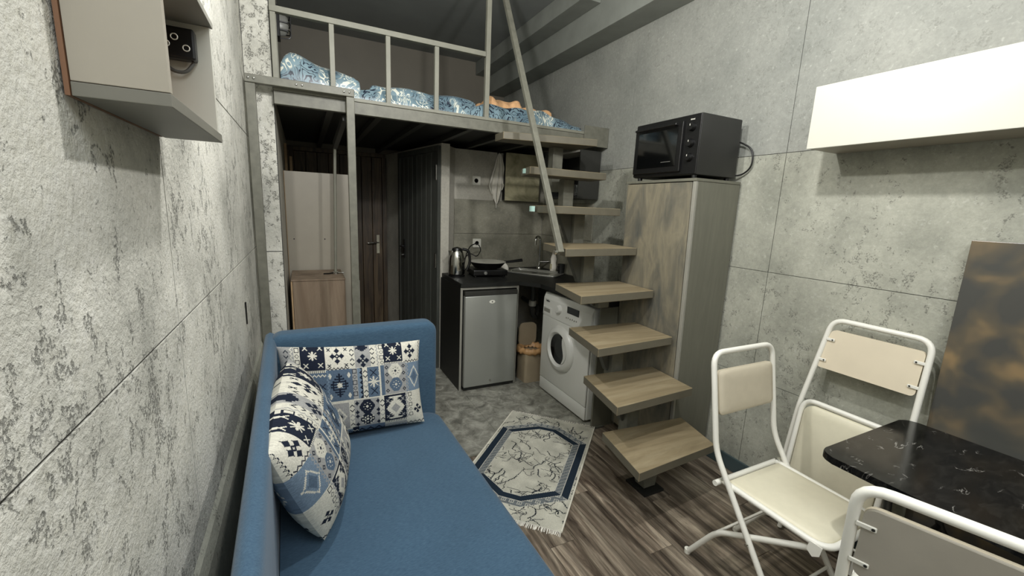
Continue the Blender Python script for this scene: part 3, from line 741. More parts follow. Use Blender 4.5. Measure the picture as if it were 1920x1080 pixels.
# hot plate, pan, cord
hp_ = thing('hot_plate', 'black electric hot plate on the worktop under the frying pan', 'hot plate', (1.468, 3.45, 0.906), (0, 0, -0.12))
box('housing', -0.155, 0.155, -0.13, 0.13, 0.012, 0.062, M['black'], hp_, 0.008)
for a in (-0.13, 0.13):
    for b in (-0.1, 0.1): lathe('foot', [(0.012, 0), (0.012, 0.011)], M['black'], hp_, (a, b, 0), 10)
lathe('heating_plate', [(0.0, 0.071), (0.09, 0.071), (0.092, 0.063)], M['darkgrey'], hp_, seg=28)
lathe('dial', [(0.016, 0.0), (0.014, -0.014), (0.0, -0.015)], M['stainless'], hp_, (-0.05, -0.131, 0.037), 16, 1)
pn = thing('frying_pan', 'black frying pan with a white inside standing on the hot plate', 'pan', (1.472, 3.45, 0.978))
bm = bmesh.new()
bm_lathe(bm, [(0.0, 0), (0.12, 0.0), (0.165, 0.05)], seg=40, mat=0)
finish('pan_body', bm, M['black'], pn, True, 40)
lathe('pan_interior', [(0.0, 0.006), (0.117, 0.006), (0.160, 0.05), (0.166, 0.051)], M['white'], pn, seg=40)
tube('handle', [(0.155, -0.03, 0.045), (0.22, -0.035, 0.05), (0.33, -0.04, 0.062)], [0.012, 0.013, 0.016], M['black'], pn, 10, 0.6)
cd = tube('kettle_cord', smoothpath([(1.285, 3.56, 0.925), (1.33, 3.64, 1.06), (1.40, 3.70, 1.15), (1.475, 3.70, 1.17), (1.50, 3.68, 1.11), (1.44, 3.60, 1.065), (1.40, 3.56, 1.06), (1.36, 3.60, 1.09), (1.31, 3.62, 1.04), (1.33, 3.66, 0.915)], 0.06, 6), 0.005, M['black'], None, 8)
tag(cd, 'looped black kettle cord rising behind the frying pan', 'cord')
sp = blob_box('dish_cloth', 1.63, 1.76, 3.60, 3.75, 0.907, lambda x, y: 0.075+0.02*math.sin(x*60+y*30), M['towel'], None, 20, 16, 0.04)
tag(sp, 'crumpled white dish cloth beside the pan handle', 'cloth')
# wall fittings
def outlet(name, x, y, z, label, cat, sock=True):
    t = thing(name, label, cat, (x, y, z))
    bm = bmesh.new(); bm_prism(bm, rrect(-0.042, 0.042, -0.042, 0.042, 0.006, 3), 1, -0.010, 0); finish('cover_plate', bm, M['outlet'], t)
    lathe('socket_ring', [(0.0, -0.0105), (0.020, -0.0105), (0.024, -0.013), (0.026, -0.0105)], M['outlet'], t, seg=24, axis=1)
    for dx in (-0.009, 0.009): lathe('socket_hole', [(0.0035, -0.0108), (0.0035, -0.0116), (0, -0.0117)], M['black'], t, (dx, 0, 0), 8, 1)
    return t
outlet('wall_outlet', 1.502, 3.861, 1.752, 'white wall outlet on the bare grey wall left of the hanging towel', 'outlet')
outlet('wall_outlet', 1.52, 3.851, 1.158, 'white wall outlet on the tiles above the frying pan', 'outlet')
ws = thing('wall_switch', 'small white box on the tiles seen under the fifth stair tread', 'switch', (2.249, 3.08, 1.115))
box('cover_plate', -0.016, 0, -0.03, 0.03, -0.04, 0.04, M['outlet'], ws, 0.003); box('rocker', -0.020, -0.0165, -0.018, 0.018, -0.028, 0.028, M['outlet'], ws, 0.001)

# hanging white towel
tt = thing('hanging_towel', 'white towel hanging from a hook between the outlet and the wall cabinet', 'towel')
lathe('hook', [(0.012, 0.0), (0.010, -0.008), (0.004, -0.010), (0.004, -0.045)], M['chrome'], tt, (1.725, 3.861, 2.018), 12, 1)
bm = bmesh.new(); NU, NV = 48, 36; V = []
for j in range(NV+1):
    v = j/NV; row = []
    for i in range(NU+1):
        u = i/NU
        a = 2*u-1
        bot = 0.40+0.13*max(0, 1-abs(a+0.1)*1.6)-0.03*abs(a)+(0.02 if a < -0.5 else -0.03*max(0, a))
        wl = 0.010+0.090*min(1, v*1.25)**0.9; wr = 0.010+0.062*min(1, v*1.6)**0.7
        xx = 1.725+(a*wl if a < 0 else a*wr)-0.012*v
        if v > 0.8: xx = 1.713+(xx-1.713)*(1-0.35*(v-0.8)/0.2)
        zz = 2.022-v*bot
        yy = 3.825-0.014*math.sin(u*PI*6+v*1.2)*min(1, v*2.5+0.15)
        row.append(bm.verts.new((xx, yy, zz)))
    V.append(row)
for j in range(NV):
    for i in range(NU): bm.faces.new((V[j][i], V[j][i+1], V[j+1][i+1], V[j+1][i]))
tc = finish('towel_cloth', bm, M['towel'], tt, True)
sm = tc.modifiers.new('s', 'SOLIDIFY'); sm.thickness = 0.006; sm.offset = 0

# wall cabinets under the loft
oc = thing('wall_cabinet', 'olive fronted wall cabinet hanging under the loft right of the towel', 'cabinet')
box('carcass', 1.775, 2.13, 3.792, 3.850, 1.582, 2.028, M['dark'], oc, 0.001)
dr = box('door', 1.775, 2.15, 3.772, 3.790, 1.580, 2.030, M['olive'], oc, 0.002)
bk = thing('open_wall_shelf', 'black open shelf box hanging on the right wall behind the upper treads', 'shelf')
X0, X1, Y0, Y1, Z0, Z1 = 2.045, 2.248, 2.935, 3.46, 1.608, 1.998
box('end_panel', X0, X1, Y0, Y0+0.016, Z0, Z1, M['darkgrey'], bk, 0.001)
box('end_panel', X0, X1, Y1-0.016, Y1, Z0, Z1, M['dark'], bk, 0.001)
box('bottom_panel', X0, X1, Y0+0.017, Y1-0.017, Z0, Z0+0.016, M['dark'], bk, 0.001)
box('top_panel', X0, X1, Y0+0.017, Y1-0.017, Z1-0.016, Z1, M['edge'], bk, 0.001)
box('back_panel', X1-0.01, X1, Y0+0.017, Y1-0.017, Z0+0.017, Z1-0.017, M['dark'], bk, 0)
gl = None
for k, (xx, yy, h) in enumerate(((2.10, 3.05, 0.10), (2.10, 3.14, 0.12), (2.15, 3.24, 0.11))):
    t = lathe('drinking_glass', [(0.0, 0.0), (0.028, 0.0), (0.034, h), (0.031, h), (0.026, 0.008), (0.0, 0.008)], M['glass'], None, (0, 0, 0), 20)
    t.location = (xx, yy, Z0+0.0175)
    tag(t, ('short clear drinking glass nearest the front end of the black open shelf', 'tallest clear drinking glass, in the middle of the three in the black shelf', 'clear drinking glass farthest back in the black open shelf')[k], 'glass', 'glasses in the black shelf')

# bin and pipes below the sink
bn = thing('waste_bin', 'beige pedal bin lined with a tan bag between fridge and washer', 'bin', (1.78, 3.12, 0))
bm = bmesh.new(); bm_prism(bm, rrect(-0.10, 0.10, -0.09, 0.09, 0.025, 4), 2, 0.0, 0.26); finish('bucket', bm, M['beige'], bn, True, 40)
bm = bmesh.new(); nn = 40
rings = []
for (rr, zz) in ((0.092, 0.262), (0.125, 0.255), (0.135, 0.285), (0.12, 0.31), (0.095, 0.30), (0.085, 0.27)):
    rings.append([bm.verts.new((rr*(1+0.08*math.sin(k*1.9+zz*40))*math.cos(2*PI*k/nn), 0.92*rr*(1+0.08*math.sin(k*1.9+zz*40))*math.sin(2*PI*k/nn), zz+0.008*math.sin(k*2.3))) for k in range(nn)])
for a, b in zip(rings, rings[1:]):
    for k in range(nn): bm.faces.new((a[k], a[(k+1) % nn], b[(k+1) % nn], b[k]))
finish('bin_liner', bm, M['orange_bag'], bn, True)
prism('lid', rrect(-0.09, 0.09, 0.29, 0.50, 0.05, 5), 1, 0.075, 0.088, M['beige'], bn, 0.002)
bk2 = thing('grey_canister', 'dark grey lidded canister behind the beige bin', 'canister', (1.72, 3.42, 0))
lathe('body', [(0.0, 0.0), (0.085, 0.0), (0.10, 0.30), (0.0, 0.302)], M['pipe'], bk2, seg=24)
lathe('lid', [(0.104, 0.303), (0.104, 0.32), (0.08, 0.38), (0.04, 0.44), (0.0, 0.45)], M['pipe'], bk2, seg=24)
dp = thing('drain_pipe', 'grey plastic drain trap hanging below the sink', 'pipe')
tube('pipe', smoothpath([(1.93, 3.40, 0.87), (1.93, 3.40, 0.52), (2.0, 3.44, 0.46), (2.05, 3.48, 0.55), (2.05, 3.83, 0.58)], 0.05), 0.022, M['pipe'], dp, 12)
lathe('collar', [(0.034, 0.60), (0.036, 0.61), (0.036, 0.64), (0.034, 0.65)], M['outlet'], dp, (1.93, 3.40, 0), 18)

# ------------------------------------------------------------------ white shelf on right wall
sh = thing('white_wall_cabinet', 'long white gloss box shelf on the upper right wall', 'shelf')
bm = bmesh.new(); bm_box(bm, 2.037, WR-0.003, 0.10, 1.172, 1.817, 2.072, 0.0015, 1); finish('carcass', bm, M['taupe'], sh)
box('front_door', 2.020, 2.036, 0.10, 1.172, 1.815, 2.074, M['white'], sh, 0.002)

# ------------------------------------------------------------------ open shelf on left wall
ls = thing('taupe_wall_shelf', 'taupe box shelf open to the room on the left wall', 'shelf')
LX0, LX1, LY0, LY1, LZ0, LZ1 = WL+0.003, -0.152, 0.744, 1.146, 1.616, 1.855
box('end_panel', LX0+0.006, LX1, LY0, LY0+0.012, LZ0+0.018, LZ1, M['taupe'], ls, 0.0008)
box('end_panel', LX0, LX1-0.004, LY1-0.012, LY1, LZ0+0.018, LZ1-0.013, M['white'], ls, 0.0008)
box('bottom_panel', LX0+0.006, LX1+0.001, LY0-0.001, LY1, LZ0, LZ0+0.017, M['shelfb'], ls, 0.0008)
box('top_panel', LX0, LX1, LY0+0.013, LY1, LZ1-0.012, LZ1, M['edge'], ls, 0.0008)
box('back_edge', LX0, LX0+0.005, LY0-0.002, LY1-0.013, LZ0, LZ1, M['brownedge'], ls, 0)
ps = thing('black_socket_strip', 'black three hole socket block inside the taupe wall shelf', 'socket', (-0.205, LY1-0.013, 1.795))
box('housing', -0.038, 0.026, -0.028, -0.001, -0.028, 0.030, M['black'], ps, 0.004)
for dx, dz in ((-0.020, -0.004), (-0.006, 0.010), (0.012, -0.008)):
    tube('socket_ring', [(dx+0.0055*math.cos(k*PI/8), -0.0288, dz+0.0055*math.sin(k*PI/8)) for k in range(17)], 0.0010, M['outlet'], ps, 6)
tube('cable_loop', smoothpath([(-0.03, -0.012, -0.028), (-0.02, -0.014, -0.05), (0.005, -0.014, -0.052), (0.02, -0.012, -0.03)], 0.02), 0.0035, M['pipe'], ps, 8)

hk = box('wall_bracket', WL, WL+0.006, 2.232, 2.244, 0.92, 1.025, M['black'], None, 0.001)
tag(hk, 'thin black vertical metal bracket on the left wall near the steel post', 'bracket')
# ------------------------------------------------------------------ bronze panel by right wall
bp = thing('bronze_panel', 'dark panel with blurred bronze blotches standing against the right wall', 'panel')
box('face', 2.215, 2.236, -0.35, 0.643, 0.0, 1.457, M['patina'], bp, 0.002)
box('edge_trim', 2.237, 2.243, -0.35, 0.643, 0.0, 1.456, M['dark'], bp, 0)

# ------------------------------------------------------------------ table
tb_ = thing('folding_table', 'small black marble-look folding table with rounded corners by the right wall', 'table')
prism('table_top', rrect(1.53, 2.135, -0.35, 0.688, 0.045, 6), 2, 0.716, 0.74, M['marbleb'], tb_, 0.003, True)
for xx in (1.62, 2.05):
    tube('leg', smoothpath([(xx, 0.52, 0.712), (xx, 0.50, 0.40), (xx, -0.22, 0.015)], 0.05), 0.012, M['dark'], tb_)
    tube('leg', smoothpath([(xx+0.03, -0.18, 0.712), (xx+0.03, -0.16, 0.40), (xx+0.03, 0.42, 0.015)], 0.05), 0.012, M['dark'], tb_)
tube('crossbar', [(1.62, 0.50, 0.42), (2.05, 0.50, 0.42)], 0.009, M['dark'], tb_)
tube('crossbar', [(1.65, -0.16, 0.42), (2.08, -0.16, 0.42)], 0.009, M['dark'], tb_)

# ------------------------------------------------------------------ chairs
def pad_mesh(x0, x1, y0, y1, z0, z1, r, corners=(1, 1, 1, 1), puff=0.012, plane='xy'):
    bm = bmesh.new()
    o = rrect(x0, x1, y0, y1, r, 6, corners); cx, cy = (x0+x1)/2, (y0+y1)/2
    levels = [(1.0, z0), (1.0, z1-0.004), (0.985, z1), (0.93, z1+puff*0.6), (0.75, z1+puff*0.9), (0.4, z1+puff), (0.001, z1+puff)]
    R = []
    for s, z in levels:
        R.append([bm.verts.new((cx+(px-cx)*s, cy+(py-cy)*s, z)) for px, py in o])
    n = len(o)
    for A_, B_ in zip(R, R[1:]):
        for i in range(n): bm.faces.new((A_[i], A_[(i+1) % n], B_[(i+1) % n], B_[i]))
    bm.faces.new(R[0][::-1]); bm.faces.new(R[-1])
    bmesh.ops.remove_doubles(bm, verts=bm.verts, dist=1e-4)
    return bm
def folding_chair(name, label, group, loc, rz):
    t = thing(name, label, 'chair', loc, (0, 0, rz), group)
    h = 0.190; r = 0.0115
    top, kz = (0.235, 0.958), (0.165, 0.56)
    # back frame: inverted U, kinked, running down to the front feet
    path = [(-h, -0.205, 0.012), (-h, kz[0], kz[1]), (-h, top[0], top[1]), (h, top[0], top[1]), (h, kz[0], kz[1]), (h, -0.205, 0.012)]
    P = [Vector(p) for p in path]
    sp_ = smoothpath(path, 0.055, 6)
    tube('back_frame', sp_, r, M['whitep'], t, 14)
    # rear legs
    for s in (-1, 1):
        x = s*(h-0.024)
        tube('rear_leg', smoothpath([(x, -0.225, 0.420), (x, 0.125, 0.205), (x, 0.245, 0.012)], 0.05), r, M['whitep'], t, 12)
        lathe('foot_cap', [(0.0135, 0.0), (0.0135, 0.02)], M['outlet'], t, (x, 0.250, 0), 12)
        lathe('foot_cap', [(0.0135, 0.0), (0.0135, 0.02)], M['outlet'], t, (s*h, -0.210, 0), 12)
        lathe('pivot_bolt', [(0.007, -0.006), (0.007, 0.006)], M['chrome'], t, (s*(h+0.012), -0.022, 0.277), 10, 0)
        prism('leg_bracket', [(-0.25, 0.445), (-0.21, 0.445), (-0.205, 0.41), (-0.225, 0.395), (-0.245, 0.41)], 0, s*(h-0.008)-0.0015, s*(h-0.008)+0.0015, M['whitep'], t)
        bar('seat_hinge', (s*(h-0.018), 0.10, 0.452), (s*(h-0.006), 0.135, 0.458), 0.014, 0.004, M['chrome'], t)
    tube('crossbar', [(-h+0.024, 0.125, 0.205), (h-0.024, 0.125, 0.205)], 0.006, M['whitep'], t, 10)
    tube('crossbar', [(-h, -0.13, 0.125), (h, -0.13, 0.125)], 0.006, M['whitep'], t, 10)
    # seat: U tube with pad and rear bar
    hs = h-0.016
    tube('seat_frame', smoothpath([(-hs-0.0, 0.125, 0.445), (-hs, -0.262, 0.440), (hs, -0.262, 0.440), (hs, 0.125, 0.445)], 0.07, 8), r, M['whitep'], t, 14)
    tube('rear_seat_bar', [(-h-0.022, 0.135, 0.440), (h+0.022, 0.135, 0.440)], r, M['whitep'], t, 14)
    finish('seat', pad_mesh(-hs+0.010, hs-0.010, -0.250, 0.115, 0.430, 0.450, 0.05, (0, 0, 1, 1), 0.012), M['cream'], t, True, 50)
    # backrest: pad plate between uprights
    ang = math.atan2(top[0]-kz[0], top[1]-kz[1])
    def bp_(u, v): # v = distance up the upright from kink
        return (u, kz[0]+math.sin(ang)*v, kz[1]+math.cos(ang)*v)
    v0, v1 = (0.172, 0.358) if 'near' in label else (0.145, 0.330)
    o = rrect(-h+0.016, h-0.016, v0, v1, 0.022, 5)
    nrm = Vector((0, -math.cos(ang), math.sin(ang)))  # toward the front
    for nm, d0, d1, mm, pf_ in (('backrest_board', -0.008, 0.0, M['boardgrey'] if 'near' in label else M['board'], 0), ('backrest_pad', 0.0005, 0.008, M['padtaupe'], 0.010)):
        bm = bmesh.new(); cx, cy = 0, (v0+v1)/2; R = []
        lv = [(1.0, d0), (1.0, d1)] + ([(0.97, d1+pf_*0.5), (0.85, d1+pf_*0.9), (0.5, d1+pf_), (0.001, d1+pf_)] if pf_ else [])
        for s, d in lv: R.append([bm.verts.new(Vector(bp_(cx+(a-cx)*s, cy+(b-cy)*s))+nrm*d) for a, b in o])
        n = len(o)
        for A_, B_ in zip(R, R[1:]):
            for i in range(n): bm.faces.new((A_[i], A_[(i+1) % n], B_[(i+1) % n], B_[i]))
        bm.faces.new(R[0][::-1]); bm.faces.new(R[-1])
        bmesh.ops.remove_doubles(bm, verts=bm.verts, dist=1e-4)
        ob = finish(nm, bm, mm, t, True, 40)
        if nm == 'backrest_board': brd = ob
    for s in (-1, 1):
        for v in (v0+0.04, v1-0.045):
            a = Vector(bp_(s*(h-0.006), v))-nrm*0.0105; b = Vector(bp_(s*(h-0.042), v))-nrm*0.0105
            tb3 = bar('strap_tab', a, b, 0.013, 0.003, M['whitep'], t, tuple(nrm))
            q = Vector(bp_(s*(h-0.036), v))-nrm*0.013
            lathe('tab_screw', [(0.0035, 0.0), (0.003, -0.002), (0, -0.002)], M['dark'], tb3, tuple(q), 8, 1)
    return t
folding_chair('folding_chair', 'white folding chair with cream seat set up at the far side of the black table', 'folding chairs', (1.665, 0.85, 0), 0.0)
folding_chair('folding_chair', 'white folding chair near the camera seen from behind, greige backrest board', 'folding chairs', (1.316, 0.268, 0), math.radians(107.5))

# folded chair against the wall: its frame is nearly flat, seat flipped up
fc = thing('folded_chair', 'folded white chair with cream panels leaning on the right wall', 'chair', group='folding chairs')
y0, y1 = 0.672, 1.078
def fx(z): return 2.075+0.125*(z/1.06)
FP = [(fx(0.012), y1+0.02, 0.012), (fx(0.62)-0.01, y1-0.002, 0.62), (fx(1.058), y1-0.05, 1.058), (fx(1.058), y0+0.0, 1.058), (fx(0.62)-0.01, y0-0.01, 0.62), (fx(0.012), y0+0.03, 0.012)]
tube('back_frame', smoothpath(FP, 0.055, 7), 0.0115, M['whitep'], fc, 14)
o = rrect(y0+0.012, y1-0.058, 0, 0.185, 0.018, 5)
bm = bmesh.new(); R = []
for d in (0, 0.012): R.append([bm.verts.new((fx(0.84+b)-0.006+d, a+(0.03*(1-b/0.185) if a > 0.9 else 0), 0.825+b)) for a, b in o])
n = len(o)
for i in range(n): bm.faces.new((R[0][i], R[0][(i+1) % n], R[1][(i+1) % n], R[1][i]))
bm.faces.new(R[0][::-1]); bm.faces.new(R[1]); finish('backrest_board', bm, M['board'], fc)
for z in (0.865, 0.965):
    for yy, s in ((y1-0.035-(0.01 if z > .9 else -0.005), -1), (y0+0.004, 1)):
        tb3 = bar('strap_tab', (fx(z)-0.011, yy, z), (fx(z)-0.011, yy+s*0.036, z), 0.003, 0.013, M['whitep'], fc)
        lathe('tab_screw', [(0.0035, 0.0), (0.003, -0.002), (0, -0.002)], M['dark'], tb3, (fx(z)-0.0135, yy+s*0.028, z), 8, 0)
SP = [(fx(0.2)-0.045, y1-0.03, 0.22), (fx(0.66)-0.035, y1-0.03, 0.668), (fx(0.66)-0.035, y0+0.015, 0.668), (fx(0.2)-0.045, y0+0.015, 0.22)]
tube('seat_frame', smoothpath(SP, 0.06, 7), 0.0115, M['whitep'], fc, 14)
bm = bmesh.new(); o = rrect(y0+0.03, y1-0.045, 0.20, 0.652, 0.045, 6); R = []
cy_, cz_ = (y0+y1)/2, 0.43
for s, d in ((1.0, 0.006), (1.0, -0.006), (0.97, -0.012), (0.85, -0.017), (0.001, -0.02)):
    R.append([bm.verts.new((fx(cz_+(b-cz_)*s)-0.040+d+0.008*(b-0.66)*0, cy_+(a-cy_)*s, cz_+(b-cz_)*s)) for a, b in o])
for A_, B_ in zip(R, R[1:]):
    for i in range(len(o)): bm.faces.new((A_[i], A_[(i+1) % len(o)], B_[(i+1) % len(o)], B_[i]))
bm.faces.new(R[0][::-1]); bm.faces.new(R[-1]); bmesh.ops.remove_doubles(bm, verts=bm.verts, dist=1e-4)
finish('seat', bm, M['cream'], fc, True, 50)
for yy in (y0+0.04, y1-0.06): tube('rear_leg', [(fx(0.5)-0.002, yy, 0.50), (fx(0.0)-0.03, yy, 0.013)], 0.0105, M['whitep'], fc, 12)
tube('crossbar', [(fx(0.12)-0.028, y0+0.04, 0.12), (fx(0.12)-0.028, y1-0.06, 0.12)], 0.006, M['whitep'], fc, 10)

# ------------------------------------------------------------------ sofa
sf = thing('sofa', 'blue fabric sofa with low back and end arm along the left wall', 'sofa', (-0.186, 2.15, 0), (0, 0, math.radians(1.9)))
SWD = 0.79; NEAR = -1.75
def soft_box(name, x0, x1, y0, y1, z0, z1, bev, parent=sf, seg=4):
    bm = bmesh.new(); bm_box(bm, x0, x1, y0, y1, z0, z1, bev, seg)
    return finish(name, bm, M['sofa'], parent, True, 60)
# end arm
bm = bmesh.new(); R = []
for dd, yy in ((0.03, -0.112), (0.012, -0.108), (0.003, -0.099), (0.0, -0.085), (0.0, -0.028), (0.003, -0.013), (0.012, -0.004), (0.03, 0.0)):
    R.append([bm.verts.new((a, yy, b)) for a, b in rrect(0.022+dd, SWD-dd, 0.05, 0.905-dd, 0.055-dd*0.6, 8, (1, 1, 0, 0))])
for A_, B_ in zip(R, R[1:]):
    for i in range(len(A_)): bm.faces.new((A_[i], A_[(i+1) % len(A_)], B_[(i+1) % len(A_)], B_[i]))
bm.faces.new(R[0][::-1]); bm.faces.new(R[-1])
finish('armrest', bm, M['sofa'], sf, True, 60)
# back: slab leaning a little
bm = bmesh.new(); bm_prism(bm, [(0.0, 0.05), (0.045, 0.05), (0.045, 0.45), (0.052, 0.86), (0.045, 0.885), (0.026, 0.895), (0.008, 0.885), (0.0, 0.86)], 1, NEAR, -0.002)
finish('backrest', bm, M['sofa'], sf, True, 60)
soft_box('base', 0.05, SWD-0.012, NEAR, -0.115, 0.05, 0.30, 0.01)
# seat cushion with rounded far right corner and soft edge
o = rrect(0.047, SWD, NEAR, -0.114, 0.07, 8, (1, 0, 0, 1)); bm = bmesh.new(); R = []
cx, cy = SWD/2, (NEAR-0.114)/2
for dd, z in ((0.0, 0.302), (0.0, 0.385), (0.004, 0.402), (0.014, 0.414), (0.03, 0.420), (0.08, 0.4225)):
    R.append([bm.verts.new((max(0.047, a-dd) if a > cx else a, b-(dd if b > cy else 0), z)) for a, b in o])
for A_, B_ in zip(R, R[1:]):
    for i in range(len(o)): bm.faces.new((A_[i], A_[(i+1) % len(o)], B_[(i+1) % len(o)], B_[i]))
bm.faces.new(R[0][::-1]); bm.faces.new(R[-1]); finish('seat_cushion', bm, M['sofa'], sf, True, 60)
for xx in (0.06, SWD-0.08):
    for yy in (-0.08, NEAR+0.06): box('foot', xx, xx+0.05, yy-0.05, yy, 0, 0.049, M['dark'], sf, 0.003)

# ------------------------------------------------------------------ kilim pattern
NAVY, SLATE, CREAM, GREY, LBL = (np.array(srgb(*c)[:3]) for c in ((26, 33, 48), (84, 101, 120), (206, 203, 190), (152, 152, 150), (112, 130, 148)))
def kilim(W=230, H=150):
    I = np.zeros((H, W, 3)); I[:] = CREAM
    def rect(x0, x1, y0, y1, c): I[int(y0*H):int(y1*H), int(x0*W):int(x1*W)] = c
    def P(x, y): return int(x*W), int(y*H)
    def plot(x, y, c):
        if 0 <= x < W and 0 <= y < H: I[y, x] = c
    def diamond(cx, cy, rx, ry, c, hollow=None, step=2):
        cx, cy = P(cx, cy); rx = int(rx*W); ry = int(ry*H)
        for y in range(-ry, ry+1):
            yy = (abs(y)//step)*step
            w_ = int(rx*(1-yy/(ry+0.01)))
            for x in range(-w_, w_+1):
                if hollow is None or abs(x) > w_-hollow or abs(y) > ry-hollow: plot(cx+x, cy+y, c)
    def hexa(cx, cy, rx, ry, c, c2):
        cx, cy = P(cx, cy); rx = int(rx*W); ry = int(ry*H)
        for y in range(-ry, ry+1):
            w_ = int(rx*(1.0-max(0, abs(y)/ry-0.25)*0.75))
            for x in range(-w_, w_+1): plot(cx+x, cy+y, c)
        for y in range(-2, 3):
            for x in range(-(2-abs(y)), 3-abs(y)): plot(cx+x, cy+y, c2)
        for dx, dy in ((-6, 0), (6, 0), (0, -6), (0, 6), (-4, -4), (4, 4), (4, -4), (-4, 4)):
            plot(cx+dx, cy+dy, c2); plot(cx+dx+1, cy+dy, c2)
    def star(cx, cy, r, c):
        cx, cy = P(cx, cy)
        for k in range(-r, r+1):
            for t in (-1, 0, 1):
                if abs(t)+abs(k) <= r: plot(cx+k, cy+t, c); plot(cx+t, cy+k, c)
            if abs(k) <= int(r*0.75): plot(cx+k, cy+k, c); plot(cx+k, cy-k, c); plot(cx+k+1, cy+k, c); plot(cx+k+1, cy-k, c)
    def cross(cx, cy, r, c):
        cx, cy = P(cx, cy)
        for k in range(-r, r+1):
            for t in (0, 1): plot(cx+k+t, cy+k, c); plot(cx+k+t, cy-k, c)
    def zig(x0, x1, y, c, per=6, amp=3, th=2):
        for x in range(int(x0*W), int(x1*W)):
            a = abs((x % per)-per//2)*amp*2//per
            for t in range(th): plot(x, int(y*H)+a+t, c)
    def vzig(x, y0, y1, c, per=6, amp=3, th=2, fill=None):
        for y in range(int(y0*H), int(y1*H)):
            a = abs((y % per)-per//2)*amp*2//per
            for t in range(th): plot(int(x*W)+a+t, y, c)
    def arrows(x, y0, y1, c, c2=None):
        y = int(y0*H)+4; k = 0; cx = int(x*W)
        while y < int(y1*H)-3:
            cc = c if (c2 is None or k % 4 < 2) else c2
            for j in range(4):
                s = j if k % 2 == 0 else 3-j
                for d in (-1, 1): plot(cx+d*s, y+j, cc); plot(cx+d*s, y+j+1, cc)
            y += 8; k += 1
    def chain(x, y0, y1, c, hexs=True):
        y = int(y0*H)+4; cx = int(x*W); k = 0
        while y < int(y1*H)-4:
            for a in range(-3, 4):
                if k % 2: plot(cx+a, y-(3-abs(a)), c); plot(cx+a, y+(3-abs(a)), c)
                else:
                    plot(cx+a, y-3, c); plot(cx+a, y+3, c); plot(cx-3, y+a, c); plot(cx+3, y+a, c)
            y += 9; k += 1
    def comb(x0, x1, y, c):
        for x in range(int(x0*W), int(x1*W)):
            if x % 3 == 0:
                for t in range(4): plot(x, int(y*H)+t, c)
    def stepdiam(cx, cy, rx, ry, c, c2):
        diamond(cx, cy, rx, ry, c, None, 4); 
        cx_, cy_ = P(cx, cy); RY = int(ry*H); RX = int(rx*W)
        for y in range(-RY, RY+1):
            w_ = int(RX*(1-abs(y)/(RY+.01)))
            if (y % 4) in (0, 1):
                for x in range(-w_, w_+1):
                    if abs(x) > 1 and abs(x) % 9 > 1: plot(cx_+x, cy_+y, c2)
        star(cx, cy, 4, CREAM)
    def crossdiam(cx, cy, c, r=0.05):
        for dx, dy in ((0, 0), (-1, 0), (1, 0), (0, -1.2), (0, 1.2)): diamond(cx+dx*r*0.62, cy+dy*r*0.95, r*0.42, r*0.75, c, None, 1)
        diamond(cx, cy, r*0.14, r*0.22, CREAM, None, 1)
    def burst(cx, cy):
        stp = [(0.062, 0.02), (0.055, 0.05), (0.042, 0.08), (0.03, 0.10), (0.05, 0.125)]
        for y in np.arange(-0.13, 0.131, 1.0/H):
            a = abs(y); w_ = 0.06 if a < 0.02 else 0.052 if a < 0.04 else 0.04 if a < 0.07 else 0.026 if a < 0.09 else 0.012 if a < 0.112 else 0.045
            w_ += 0.008 if int(a*H) % 3 == 0 else 0
            x0_, y_ = P(cx-w_, cy+y); x1_, _ = P(cx+w_, cy+y)
            for x in range(x0_, x1_+1): plot(x, y_, CREAM)
        diamond(cx, cy, 0.035, 0.055, GREY, None, 1)
    # y runs top (0) to bottom (1)
    rect(0, .10, 0, .56, GREY); arrows(.05, 0, .56, NAVY); vzig(.075, 0, .56, CREAM)
    chain(.12, 0, .24, NAVY)
    def navycell(x0, x1, y0, y1):
        rect(x0, x1, y0, y1, NAVY); star((x0+x1)/2, y0+(y1-y0)*.38, 7, CREAM)
        for fx_, fy in ((.2, .05), (.8, .05), (.2, .8), (.8, .8)): cross(x0+(x1-x0)*fx_, y0+(y1-y0)*fy, 3, CREAM)
        comb(x0, x1, y1, NAVY)
    navycell(.14, .30, 0, .24); navycell(.705, .85, 0, .215)
    crossdiam(.38, .10, NAVY); zig(.305, .46, .225, NAVY); 
    for a, b in ((.325, .2), (.435, .2), (.325, .03), (.435, .03)): cross(a, b, 2, NAVY)
    arrows(.48, 0, .24, NAVY)
    rect(.50, .61, 0, .24, GREY); crossdiam(.555, .17, NAVY, .042); diamond(.555, .02, .04, .04, NAVY); comb(.5, .515, 0.02, NAVY)
    arrows(.625, 0, .24, NAVY); vzig(.65, 0, .24, GREY); chain(.687, 0, .24, NAVY)
    crossdiam(.91, .11, NAVY, .045); zig(.86, .98, .21, NAVY); vzig(.985, 0, .24, NAVY, 6, 2, 1)
    # second band
    rect(.10, .30, .27, .56, SLATE); star(.2, .41, 8, CREAM); zig(.1, .3, .28, CREAM); zig(.1, .3, .53, CREAM); cross(.13, .41, 4, NAVY); cross(.27, .41, 4, NAVY)
    rect(.30, .475, .25, .575, SLATE); stepdiam(.385, .41, .06, .125, NAVY, SLATE)
    for a, b in ((.325, .31), (.45, .31), (.325, .52), (.45, .52)): diamond(a, b, .012, .03, CREAM)
    vzig(.302, .25, .575, LBL); rect(.475, .51, .25, .575, GREY); chain(.49, .25, .575, NAVY)
    rect(.51, .545, .25, .575, LBL); vzig(.525, .25, .575, NAVY, 8, 4, 4)
    rect(.545, .58, .25, .575, CREAM); arrows(.562, .25, .575, NAVY, GREY)
